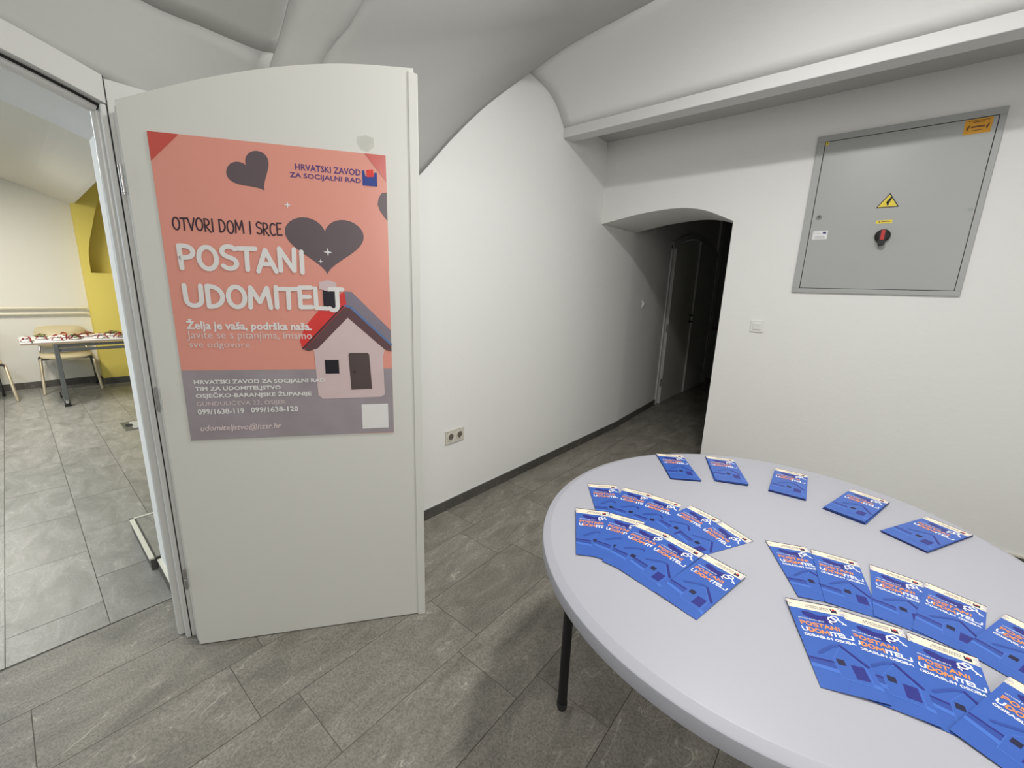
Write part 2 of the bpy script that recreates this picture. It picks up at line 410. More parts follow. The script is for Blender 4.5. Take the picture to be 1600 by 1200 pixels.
# lunette over the doorway and the bay vault above it, both in the shaded vault grey
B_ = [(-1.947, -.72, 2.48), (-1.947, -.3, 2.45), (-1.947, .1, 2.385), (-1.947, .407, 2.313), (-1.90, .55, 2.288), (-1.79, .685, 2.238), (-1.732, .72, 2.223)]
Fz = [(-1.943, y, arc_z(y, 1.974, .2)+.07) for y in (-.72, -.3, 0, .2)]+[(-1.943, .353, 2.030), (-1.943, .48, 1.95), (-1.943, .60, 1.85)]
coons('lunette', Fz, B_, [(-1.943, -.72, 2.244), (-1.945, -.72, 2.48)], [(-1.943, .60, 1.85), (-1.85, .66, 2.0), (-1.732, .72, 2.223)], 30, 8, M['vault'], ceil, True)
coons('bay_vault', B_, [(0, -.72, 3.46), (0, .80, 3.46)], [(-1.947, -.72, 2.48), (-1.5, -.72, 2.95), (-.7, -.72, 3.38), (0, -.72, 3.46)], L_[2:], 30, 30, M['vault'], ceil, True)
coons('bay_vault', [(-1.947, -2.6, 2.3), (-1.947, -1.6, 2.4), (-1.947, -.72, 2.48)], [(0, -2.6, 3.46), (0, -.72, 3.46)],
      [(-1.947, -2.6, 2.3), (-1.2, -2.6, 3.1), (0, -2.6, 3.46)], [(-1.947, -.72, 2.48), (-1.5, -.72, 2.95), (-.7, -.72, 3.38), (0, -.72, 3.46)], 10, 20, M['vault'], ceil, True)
# cove between the crease and the downstand
bm = bmesh.new(); kc = catmull(K_, 24); rowsv = []
for p in kc+[Vector((-q.x, q.y, q.z)) for q in kc[-2::-1]]:
    row = []
    y0, z0, y1, z1 = p.y, p.z, 2.83, 2.625
    for j in range(11):
        t = j/10; ch = Vector((0, y1-y0, z1-z0)); nrm = Vector((0, -ch.z, ch.y)).normalized()
        q = Vector((p.x, y0, z0))+ch*t+nrm*(.062*math.sin(PI*t)*(1+.25*(2*t-1)))
        row.append(bm.verts.new(q))
    rowsv.append(row)
for a, b in zip(rowsv, rowsv[1:]):
    for j in range(10): bm.faces.new((a[j], a[j+1], b[j+1], b[j]))
o = finish('vault_cove', bm, M['wall'], ceil, smooth=True)
s = o.modifiers.new('thickness', 'SOLIDIFY'); s.thickness = .01; s.offset = 0
box('beam_fascia', (-1.947, 2.822, 2.556), (1.95, 2.935, 2.625), M['beam'], ceil, bevel=.004)
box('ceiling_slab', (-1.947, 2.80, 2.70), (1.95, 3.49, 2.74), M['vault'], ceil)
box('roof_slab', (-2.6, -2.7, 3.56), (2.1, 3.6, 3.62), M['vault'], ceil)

# ---------------------------------------------------------------- skirting tiles
def skirting(name, p0, p1, nrm, h=.068, t=.011, length=.612, start=0, m=None):
    e = empty(name, kind='structure'); ca = {}
    p0 = Vector(p0); p1 = Vector(p1); d = (p1-p0); Ln = d.length; d.normalize(); nv = Vector(nrm)
    s = -start
    while s < Ln:
        a, b = max(s, 0), min(s+length, Ln)
        if b-a > .01:
            key = round(b-a, 3)
            if key not in ca:
                bm = bmesh.new(); add_box(bm, (-key/2+.0012, 0, 0), (key/2-.0012, t, h)); bmesh.ops.recalc_face_normals(bm, faces=bm.faces)
                me = bpy.data.meshes.new('tile'); bm.to_mesh(me); bm.free(); me.materials.append(m or M['skirt']); ca[key] = me
            o = bpy.data.objects.new('tile', ca[key]); C.objects.link(o); o.parent = e
            c = p0+d*(a+b)/2; ang = math.atan2(d.y, d.x)
            yl = Vector((-d.y, d.x))
            flip = 1 if yl.dot(nv) > 0 else -1
            if flip < 0: ang += PI
            o.location = (c.x, c.y, 0); o.rotation_euler = (0, 0, ang)
        s += length
    return e
skirting('baseboard_left', (WX, .33), (WX, 4.2), (1, 0), start=.33)
skirting('baseboard_passage', (WX-.004, 4.2), (-2.03, 5.44), (1, .06), start=.1)
skirting('baseboard_back', (-.872, BY), (1.95, BY), (0, -1), start=.2)
skirting('baseboard_passage_end', (-2.0, 7.62), (-.7, 7.62), (0, -1), start=.2, h=.075)
# thin cream paint bead over the skirting
tag(box('trim_1', (WX-.001, .33, .068), (WX+.004, 4.2, .072), M['beam']), kind='structure')
tag(box('trim_2', (-.872, BY+.001, .068), (1.95, BY-.012, .078), M['cream']), kind='structure')

# ---------------------------------------------------------------- doorway frame (arched), bead and reveal
fr = empty('trim_3', kind='structure')
def arch_band(name, x0, x1, zlo, zhi, m, ya=AR_Y-AR_H, yb=AR_Y+AR_H, n=28, parent=None, bevel=0):
    bm = bmesh.new(); A = []
    for i in range(n+1):
        y = ya+(yb-ya)*i/n
        A.append((bm.verts.new((x0, y, arc_z(y)+zlo)), bm.verts.new((x0, y, arc_z(y)+zhi)), bm.verts.new((x1, y, arc_z(y)+zhi)), bm.verts.new((x1, y, arc_z(y)+zlo))))
    for a, b in zip(A, A[1:]):
        for k in range(4): bm.faces.new((a[k], b[k], b[(k+1) % 4], a[(k+1) % 4]))
    bm.faces.new(A[0]); bm.faces.new(A[-1])
    return finish(name, bm, m, parent, bevel=bevel)
arch_band('header', WX-.10, WX+.022, 0, .078, M['frame'], parent=fr)
arch_band('header_stop', WX-.075, WX-.02, -.006, .0, M['dark'], parent=fr)
path = [(WX-.045, AR_Y-AR_H+.012+(2*AR_H-.03)*i/28, 0) for i in range(29)]
tube('header_bead', [(a, b, arc_z(b)-.012) for a, b, c in path], .017, M['frame'], fr, 14)
# jamb at the hinge side (several proud profiles), and the far one
jy = AR_Y+AR_H
box('jamb_face', (WX-.002, jy+.0015, 0), (WX+.022, jy+.115, 2.045), M['frame'], fr, bevel=.002)
box('jamb', (WX-.10, jy-.012, 0), (WX-.004, jy+.02, 1.976), M['frame'], fr, bevel=.002)
box('jamb', (WX-.006, jy-.016, 0), (WX+.020, jy-.0015, 1.972), M['frame'], fr, bevel=.003)
box('jamb_gap', (WX-.004, jy-.0015, .0), (WX+.017, jy+.0015, 1.975), M['dark'], fr)
tube('jamb_bead', [(WX-.035, jy-.018, .002), (WX-.035, jy-.018, 1.955)], .017, M['frame'], fr, 16)
box('jamb_lip', (WX+.020, jy+.012, 0), (WX+.052, jy+.040, 1.955), M['frame'], fr, bevel=.002)
# diagonal plaster joint at the end of the header
box('header_joint', (WX+.0125, jy-.001, 1.975), (WX+.0225, jy+.0015, 2.052), M['dark'], fr)
fj = AR_Y-AR_H
box('jamb', (WX-.10, fj-.02, 0), (WX+.012, fj+.012, 1.976), M['frame'], fr)
skirting('baseboard_reveal', (WX-.11, .302), (-2.515, .302), (0, -1), h=.068, start=.1, t=.014)
tag(box('trim_4', (WX-.11, .286, .068), (-2.515, .304, .074), M['cream']), kind='structure')

# ---------------------------------------------------------------- low tiled plinth in the side room
pl_ = empty('trim_5', kind='structure')
box('plinth_core', (-3.09, .285, 0), (-2.562, 1.2, .060), M['skirt'], pl_)
o = box('plinth_top', (-3.085, .292, .058), (-2.566, 1.2, .0655), M['tile_side'], pl_)
box('edge_profile', (-3.10, .262, .060), (-2.555, .282, .070), M['cream'], pl_, bevel=.001)
box('edge_profile', (-3.10, .262, .060), (-3.085, 1.2, .070), M['cream'], pl_, bevel=.001)
box('riser', (-3.097, .266, 0), (-2.557, .285, .060), M['skirt'], pl_)

# ---------------------------------------------------------------- the open door leaf
D0 = Vector((-1.851, .293)); D1 = Vector((-1.327, 1.006)); dt = (D1-D0).normalized()
door = empty('door_1', (D0.x, D0.y, 0), math.atan2(dt.y, dt.x), kind='structure')
tops = catmull([(0.0, 0, 1.972), (.012, 0, 1.976), (.215, 0, 2.051), (.397, 0, 2.106), (.56, 0, 2.143), (.708, 0, 2.164), (.884, 0, 2.176)], 24)
def leaf_outline(x0, x1, dz=0, z0=.004):
    P = [(x0, z0), (x1, z0)]
    T = [(p.x, p.z+dz) for p in tops if x0 <= p.x <= x1]
    def zt(x):
        for a, b in zip(tops, tops[1:]):
            if a.x <= x <= b.x and b.x > a.x: return a.z+(b.z-a.z)*(x-a.x)/(b.x-a.x)+dz
        return tops[-1].z+dz
    T = [(x0, zt(max(x0, .001)))]+[t for t in T if x0+1e-4 < t[0] < x1-1e-4]+[(x1, zt(x1))]
    return P+T[::-1]
prism('leaf', leaf_outline(0.0, .884), 'y', 0, .016, M['door'], door, bevel=.0015)
prism('leaf_core', leaf_outline(-.012, .872, -.012, .010), 'y', .016, .042, M['door'], door, bevel=.001)
prism('edge_strip', [(.866, .0), (.898, .0), (.898, 2.158), (.866, 2.166)], 'y', -.004, .030, M['door'], door, bevel=.002)
for z in (1.748, 1.035, .314):
    h = empty('hinge', (-.009, -.006, z)); h.parent = door
    tube('knuckle', [(0, 0, -.040), (0, 0, -.002)], .0062, M['steel'], h, 12)
    tube('knuckle', [(0, 0, .002), (0, 0, .040)], .0062, M['steel'], h, 12)
    tube('pin', [(0, 0, -.046), (0, 0, .043)], .0038, M['steel'], h, 10)
box('bottom_shadow_strip', (.01, .018, -.002), (.86, .036, .010), M['dark'], door)  # dark strip standing in for the shade under the leaf

# ---------------------------------------------------------------- flat print kit (strokes, text, shapes) in a local x-right, y-up plane
_zi = [0]
def add_poly(bm, pts, z, mi):
    _zi[0] = (_zi[0]+1) % 23; z = z+_zi[0]*4e-6
    v = [bm.verts.new((p[0], p[1], z)) for p in pts]
    f = bm.faces.new(v); f.material_index = mi
    return f
def add_rect(bm, x0, y0, x1, y1, z, mi): add_poly(bm, [(x0, y0), (x1, y0), (x1, y1), (x0, y1)], z, mi)
def add_stroke(bm, pts, wd, z, mi, caps=True):
    for a, b in zip(pts, pts[1:]):
        dx, dy = b[0]-a[0], b[1]-a[1]; l = math.hypot(dx, dy)
        if l < 1e-9: continue
        nx, ny = -dy/l*wd/2, dx/l*wd/2
        add_poly(bm, [(a[0]-nx, a[1]-ny), (b[0]-nx, b[1]-ny), (b[0]+nx, b[1]+ny), (a[0]+nx, a[1]+ny)], z, mi)
    if caps:
        for p in pts:
            add_poly(bm, [(p[0]+wd/2*math.cos(k*PI/4), p[1]+wd/2*math.sin(k*PI/4)) for k in range(8)], z, mi)
def arcp(cx, cy, rx, ry, a0, a1, n=8): return [(cx+rx*math.cos(math.radians(a0+(a1-a0)*i/n)), cy+ry*math.sin(math.radians(a0+(a1-a0)*i/n))) for i in range(n+1)]
GLYPH = {  # unit-height hand-brushed capitals: (advance, strokes)
    'P': (.58, [[(.08, 0), (.06, 1)], [(.06, 1)]+arcp(.22, .74, .26, .26, 90, -90)+[(.08, .46)]]),
    'O': (.72, [arcp(.34, .5, .28, .5, 0, 360, 14)]),
    'S': (.60, [arcp(.30, .76, .23, .23, 30, 250, 8)+[(.30, .5)]+arcp(.28, .25, .24, .25, 80, -150, 8)]),
    'T': (.60, [[(0, .98), (.58, 1.0)], [(.29, .98), (.27, 0)]]),
    'A': (.68, [[(.02, -.02), (.30, 1.0), (.62, 0)], [(.12, .34), (.52, .36)]]),
    'N': (.70, [[(.08, 0), (.08, 1), (.54, .02), (.58, 1)]]),
    'I': (.28, [[(.12, 0), (.13, 1)]]),
    'U': (.70, [[(.06, 1)]+arcp(.32, .30, .25, .30, 180, 360, 8)+[(.58, 1)]]),
    'D': (.68, [[(.08, 0), (.08, 1)]+arcp(.14, .5, .42, .5, 90, -90, 8)]),
    'M': (.86, [[(.06, 0), (.12, 1), (.40, .28), (.68, 1), (.76, 0)]]),
    'E': (.56, [[(.50, 1), (.08, .98), (.08, 0), (.50, .02)], [(.08, .52), (.42, .53)]]),
    'L': (.52, [[(.08, 1), (.08, .02), (.48, .0)]]),
    'J': (.62, [[(.10, 1), (.56, 1.0)], [(.36, 1)]+[(.36, .2)]+arcp(.20, .14, .16, .22, 0, -150, 6)]),
    'j': (.50, [[(.40, 1), (.40, .22)]+arcp(.22, .18, .18, .20, 0, -150, 6)]),
    'V': (.64, [[(.02, 1), (.30, 0), (.58, 1)]]),
    'R': (.62, [[(.08, 0), (.06, 1)]+arcp(.22, .75, .24, .25, 90, -90)+[(.10, .50), (.54, -.04)]]),
    'H': (.70, [[(.08, 0), (.08, 1)], [(.58, 0), (.58, 1)], [(.08, .5), (.58, .5)]]),
    'B': (.64, [[(.08, 0), (.08, 1)]+arcp(.22, .76, .24, .24, 90, -90)+[(.08, .52)], [(.2, .52)]+arcp(.24, .26, .28, .26, 90, -90)+[(.08, 0)]]),
    'C': (.62, [arcp(.34, .5, .28, .5, 50, 310, 10)]),
    ' ': (.38, []),
}
def brush_text(bm, s, x0, x1, y0, y1, wd, z, mi, seed=1, wob=.03):
    rnd = random.Random(seed); adv = 0; out = []
    for ch in s:
        a, st = GLYPH[ch]; jx = rnd.uniform(-.01, .01); jy = rnd.uniform(-wob, wob); sc = 1+rnd.uniform(-wob, wob)
        out.append((adv+jx, jy, sc, st)); adv += a
    sx = (x1-x0)/adv; sy = y1-y0
    for n_, (ax, jy, sc, st) in enumerate(out):
        for p in st: add_stroke(bm, [(x0+(ax+q[0])*sx, y0+(q[1]*sc+jy)*sy) for q in p], wd, z, mi[n_] if isinstance(mi, list) else mi)
TXT = {}
def text_geo(s, bold=0.0, shear=0.0):
    k = (s, bold, shear)
    if k in TXT: return TXT[k]
    cu = bpy.data.curves.new('t', 'FONT'); cu.body = s; cu.size = 1; cu.offset = bold; cu.shear = shear; cu.resolution_u = 2
    o = bpy.data.objects.new('t', cu); C.objects.link(o)
    dg = bpy.context.evaluated_depsgraph_get(); me = bpy.data.meshes.new_from_object(o.evaluated_get(dg))
    vs = [(v.co.x, v.co.y) for v in me.vertices]; fs = [tuple(p.vertices) for p in me.polygons]
    bpy.data.objects.remove(o); bpy.data.curves.remove(cu); bpy.data.meshes.remove(me)
    TXT[k] = (vs, fs); return TXT[k]
def add_text(bm, s, x0, x1, y0, y1, z, mi, bold=0.0, shear=0.0):
    """fit the lettering of s into the box"""
    vs, fs = text_geo(s, bold, shear)
    ax, bx = min(v[0] for v in vs), max(v[0] for v in vs); ay, by = min(v[1] for v in vs), max(v[1] for v in vs)
    V = [bm.verts.new((x0+(v[0]-ax)/(bx-ax)*(x1-x0), y0+(v[1]-ay)/(by-ay)*(y1-y0), z)) for v in vs]
    for f in fs:
        try: bm.faces.new([V[i] for i in f]).material_index = mi
        except ValueError: pass
def heart_pts(cx, cy, w_, h_, rot=0, n=28):
    P = []
    for i in range(n):
        t = 2*PI*i/n
        x = 16*math.sin(t)**3/32; y = (13*math.cos(t)-5*math.cos(2*t)-2*math.cos(3*t)-math.cos(4*t)+2.5)/29
        x *= w_; y *= h_
        P.append((cx+x*math.cos(rot)-y*math.sin(rot), cy+x*math.sin(rot)+y*math.cos(rot)))
    return P
def star(bm, cx, cy, r, z, mi):
    P = []
    for k in range(8):
        rr = r if k % 2 == 0 else r*.28
        P.append((cx+rr*math.cos(k*PI/4+PI/2), cy+rr*math.sin(k*PI/4+PI/2)))
    add_poly(bm, P, z, mi)
def print_obj(name, bm, mats, parent, rot=True):
    """finish without flipping: faces look along +z; stand it up so that they face -y of the parent"""
    bmesh.ops.triangulate(bm, faces=[f for f in bm.faces if len(f.verts) > 4])
    for f in bm.faces:
        f.normal_update()
        if f.normal.z < 0: f.normal_flip()
    me = bpy.data.meshes.new(name); bm.to_mesh(me); bm.free()
    for m in mats: me.materials.append(m)
    o = link(name, me, parent)
    if rot: o.rotation_euler = (PI/2, 0, 0)
    return o

# ---------------------------------------------------------------- poster taped to the door
PWD, PHT = .710, 1.016
ax = Vector((dt.x, dt.y, 0)); nr = Vector((dt.y, -dt.x, 0))
pb = Vector((D0.x, D0.y, 0))+ax*.075+Vector((0, 0, .877))+nr*.0025
poster = empty('poster', pb, math.atan2(dt.y, dt.x), 'coral poster with grey hearts and a toy house, taped to the open white door', 'poster')
# sheet with faint waves; local x right, z up, front at -y
bm = bmesh.new(); nx_, nz_ = 24, 34; G = []
def wave(u, v): return .0016*math.sin(u*9+v*3)*math.sin(v*11+1)+.0009*math.sin(v*37+u*4)*max(0, 1-abs(v-.45)*3)
for j in range(nz_+1):
    G.append([bm.verts.new((PWD*i/nx_, 0, PHT*j/nz_+(.004*math.sin(i/nx_*PI*1.3) if j in (0,) else 0))) for i in range(nx_+1)])
for j in range(nz_):
    for i in range(nx_): bm.faces.new((G[j][i], G[j][i+1], G[j+1][i+1], G[j+1][i]))
sheet = finish('sheet', bm, M['coral'], poster)
s = sheet.modifiers.new('t', 'SOLIDIFY'); s.thickness = .0012; s.offset = 0
def U(u): return u*PWD
def V(v): return (1-v)*PHT
Z0 = .0012
bm = bmesh.new(); add_rect(bm, 0, 0, PWD, V(.745), Z0, 0); print_obj('printed_ground', bm, [M['ground']], poster)
for pts in (heart_pts(U(.402), V(.098), .142, .116, math.radians(33), 60), heart_pts(U(.70), V(.312), .258, .190, 0, 60)):
    bm = bmesh.new(); add_poly(bm, pts, Z0, 0); print_obj('printed_heart', bm, [M['heart']], poster)
bm = bmesh.new(); add_poly(bm, [(PWD, V(.118)), (U(.975), V(.122)), (U(.96), V(.14)), (U(.955), V(.16)), (U(.965), V(.18)), (U(.985), V(.20)), (PWD, V(.212))], Z0, 0); print_obj('printed_heart', bm, [M['heart']], poster)
# chimney and toy house
hs = [M['house'], M['roof_red'], M['roof_grey'], M['eave'], M['roof_blue'], M['house_door'], M['house_black'], M['ink_dark']]
bm = bmesh.new()
zz = lambda k: Z0+.00018*k
add_poly(bm, [(U(.555), V(.665)), (U(.548), V(.640)), (U(.575), V(.590)), (U(.66), V(.52)), (U(.775), V(.462)), (U(.80), V(.470)), (U(.80), V(.54)), (U(.57), V(.668))], zz(1), 1)
add_poly(bm, [(U(.775), V(.462)), (U(.81), V(.462)), (U(1.0), V(.60)), (U(1.0), V(.655)), (U(.785), V(.522))], zz(2), 2)
add_poly(bm, [(U(.785), V(.538)), (U(.965), V(.668)), (U(.955), V(.70)), (U(.957), V(.848)), (U(.935), V(.856)), (U(.64), V(.858)), (U(.618), V(.845)), (U(.612), V(.68)), (U(.60), V(.66))], zz(3), 0)
add_poly(bm, [(U(.563), V(.672)), (U(.585), V(.678)), (U(.63), V(.668)), (U(.785), V(.555)), (U(.965), V(.672)), (U(1.0), V(.680)), (U(1.0), V(.652)), (U(.79), V(.515)), (U(.765), V(.522))], zz(4), 3)
add_stroke(bm, [(U(.775), V(.512)), (U(.80), V(.516)), (U(.998), V(.652))], .008, zz(5), 4)
add_stroke(bm, [(U(.765), V(.515)), (U(.56), V(.668))], .006, zz(5), 7)
add_rect(bm, U(.672), V(.53), U(.742), V(.455), zz(6), 6)
add_poly(bm, [(U(.655), V(.455)), (U(.66), V(.432)), (U(.70), V(.424)), (U(.738), V(.432)), (U(.742), V(.457)), (U(.70), V(.464))], zz(7), 0)
add_rect(bm, U(.652), V(.768), U(.737), V(.703), zz(5), 0)
add_rect(bm, U(.66), V(.762), U(.729), V(.711), zz(6), 6)
add_poly(bm, [(U(.779), V(.69)), (U(.787), V(.684)), (U(.875), V(.684)), (U(.884), V(.69)), (U(.892), V(.823)), (U(.785), V(.825))], zz(6), 5)
add_poly(bm, arcp(U(.805), V(.757), .006, .006, 0, 330, 8), zz(7), 7)
print_obj('printed_house', bm, hs, poster)
bm = bmesh.new()
brush_text(bm, 'POSTANI', U(.055), U(.605), V(.400), V(.329), .0150, zz(9), 0, 4, .04)
print_obj('printed_title', bm, [M['ink_white']], poster); bm = bmesh.new()
brush_text(bm, 'UDOMITELJ', U(.055), U(.775), V(.523), V(.455), .0150, zz(9), 0, 9, .04)
print_obj('printed_title', bm, [M['ink_white']], poster)
bm = bmesh.new(); brush_text(bm, 'OTVORI DOM I SRCE', U(.048), U(.508), V(.283), V(.245), .0048, zz(2), 0, 3, .05); print_obj('printed_tagline', bm, [M['ink_dark']], poster)
bm = bmesh.new()
add_text(bm, 'HRVATSKI ZAVOD', U(.586), U(.88), V(.072), V(.052), zz(2), 0, .012)
add_text(bm, 'ZA SOCIJALNI RAD', U(.56), U(.88), V(.100), V(.080), zz(2), 0, .012)
print_obj('printed_office_name', bm, [M['ink_navy']], poster)
bm = bmesh.new()
add_poly(bm, [(U(.887), V(.102)), (U(.956), V(.102)), (U(.956), V(.058)), (U(.944), V(.058)), (U(.940), V(.072)), (U(.902), V(.072)), (U(.897), V(.054)), (U(.887), V(.054))], zz(2), 0)
add_poly(bm, [(U(.906), V(.053)), (U(.938), V(.048)), (U(.942), V(.071)), (U(.909), V(.075))], zz(3), 1)
print_obj('printed_logo', bm, [M['logo_blue'], M['logo_red']], poster)
for (tx, ua, ub, va, vb, mi, bo, sh, nm) in (
        ('Želja je vaša, podrška naša.', .048, .608, .611, .568, 'ink_white', .03, 0, 'printed_sentence'),
        ('Javite se s pitanjima, imamo', .046, .606, .642, .608, 'ink_pale', .004, 0, 'printed_sentence'),
        ('sve odgovore.', .051, .325, .672, .643, 'ink_pale', .004, 0, 'printed_sentence'),
        ('HRVATSKI ZAVOD ZA SOCIJALNI RAD', .048, .656, .798, .779, 'ink_white', .03, 0, 'printed_address'),
        ('TIM ZA UDOMITELJSTVO', .048, .439, .822, .803, 'ink_white', .03, 0, 'printed_address'),
        ('OSJEČKO-BARANJSKE ŽUPANIJE', .047, .584, .848, .824, 'ink_white', .03, 0, 'printed_address'),
        ('GUNDULIĆEVA 22, OSIJEK', .046, .458, .877, .853, 'ink_pale', 0, 0, 'printed_address'),
        ('099/1638-119', .047, .257, .905, .884, 'ink_white', .025, 0, 'printed_phone_number'),
        ('099/1638-120', .288, .514, .9035, .8825, 'ink_white', .025, 0, 'printed_phone_number'),
        ('udomiteljstvo@hzsr.hr', .049, .426, .973, .944, 'ink_pale', .015, .25, 'printed_email')):
    bm = bmesh.new(); add_text(bm, tx, U(ua), U(ub), V(va), V(vb), zz(8), 0, bo, sh); print_obj(nm, bm, [M[mi]], poster)
for (su, sv, sr) in ((.540, .183, .012), (.708, .329, .015), (.672, .361, .009)):
    bm = bmesh.new(); star(bm, U(su), V(sv), sr, zz(3), 0); print_obj('printed_sparkle', bm, [M['ink_white']], poster)
bm = bmesh.new(); add_rect(bm, U(.833), V(.982), U(.972), V(.884), zz(2), 0); print_obj('printed_blank_square', bm, [M['ink_white']], poster)
bm = bmesh.new(); add_poly(bm, [(0, PHT), (.085, PHT), (.0, PHT-.085)], zz(1), 0); print_obj('tape_corner', bm, [M['coral_dark']], poster)
bm = bmesh.new(); add_poly(bm, [(PWD-.07, PHT), (PWD, PHT), (PWD, PHT-.085)], zz(1), 0); print_obj('tape_corner', bm, [M['coral_dark']], poster)
tp = empty('tape_piece', Vector((D0.x, D0.y, 0))+ax*.722+Vector((0, 0, 1.925))+nr*.0012, math.atan2(dt.y, dt.x), 'small crumpled piece of clear tape on the door above the poster corner', 'tape')
bm = bmesh.new(); add_poly(bm, [(-.028, .02), (.0, .026), (.024, .020), (.026, -.006), (.006, -.024), (-.016, -.020), (-.030, 0)], 0, 0)
o = print_obj('strip', bm, [M['tape']], tp); s = o.modifiers.new('t', 'SOLIDIFY'); s.thickness = .0012

# ---------------------------------------------------------------- round table
TZ = .735
TC = Vector((-.113, 1.400)); TA, TB, TR_ = .729, .674, math.radians(90-6.5)
table = empty('round_table', (TC.x, TC.y, 0), TR_, 'round white plastic folding table with black tube legs, leaflets laid on it', 'table')
prof = [(0, .690), (.955, .690), (.992, .690), (.998, .692), (1.0, .696), (1.0, .7235), (.9985, .7265), (.994, .7290), (.972, .7325), (.968, .7345), (.964, .735), (0, .735)]
bm = bmesh.new(); nS = 160; rings = []
for (r, z) in prof[1:-1]:
    rings.append([bm.verts.new((TA*r*math.cos(2*PI*k/nS), TB*r*math.sin(2*PI*k/nS), z)) for k in range(nS)])
for a, b in zip(rings, rings[1:]):
    for k in range(nS): bm.faces.new((a[k], a[(k+1) % nS], b[(k+1) % nS], b[k]))
bm.faces.new(rings[0]); bm.faces.new(rings[-1])
o = finish('tabletop', bm, M['table'], table, smooth=True); e = o.modifiers.new('split', 'EDGE_SPLIT'); e.split_angle = .5
Mi = Matrix.Rotation(-TR_, 2)
def tl(x, y):
    v = Mi @ (Vector((x, y))-TC); return v.x, v.y
legs = [(-.605, 1.062), (-.40, 1.86), (.21, .96), (.36, 1.72)]
for (lx, ly) in legs:
    a = tl(lx, ly)
    tube('leg', [(a[0], a[1], .004), (a[0], a[1], .69)], .0165, M['black'], table, 18)
    tube('leg_cap', [(a[0], a[1], 0), (a[0], a[1], .012), (a[0], a[1], .03)], [.016, .0185, .0185], M['rubber'], table, 18)
for i, j in ((0, 1), (2, 3), (0, 2), (1, 3)):
    a = tl(*legs[i]); b = tl(*legs[j]); tube('leg_brace', [(a[0], a[1], .66), (b[0], b[1], .66)], .011, M['black'], table, 12)

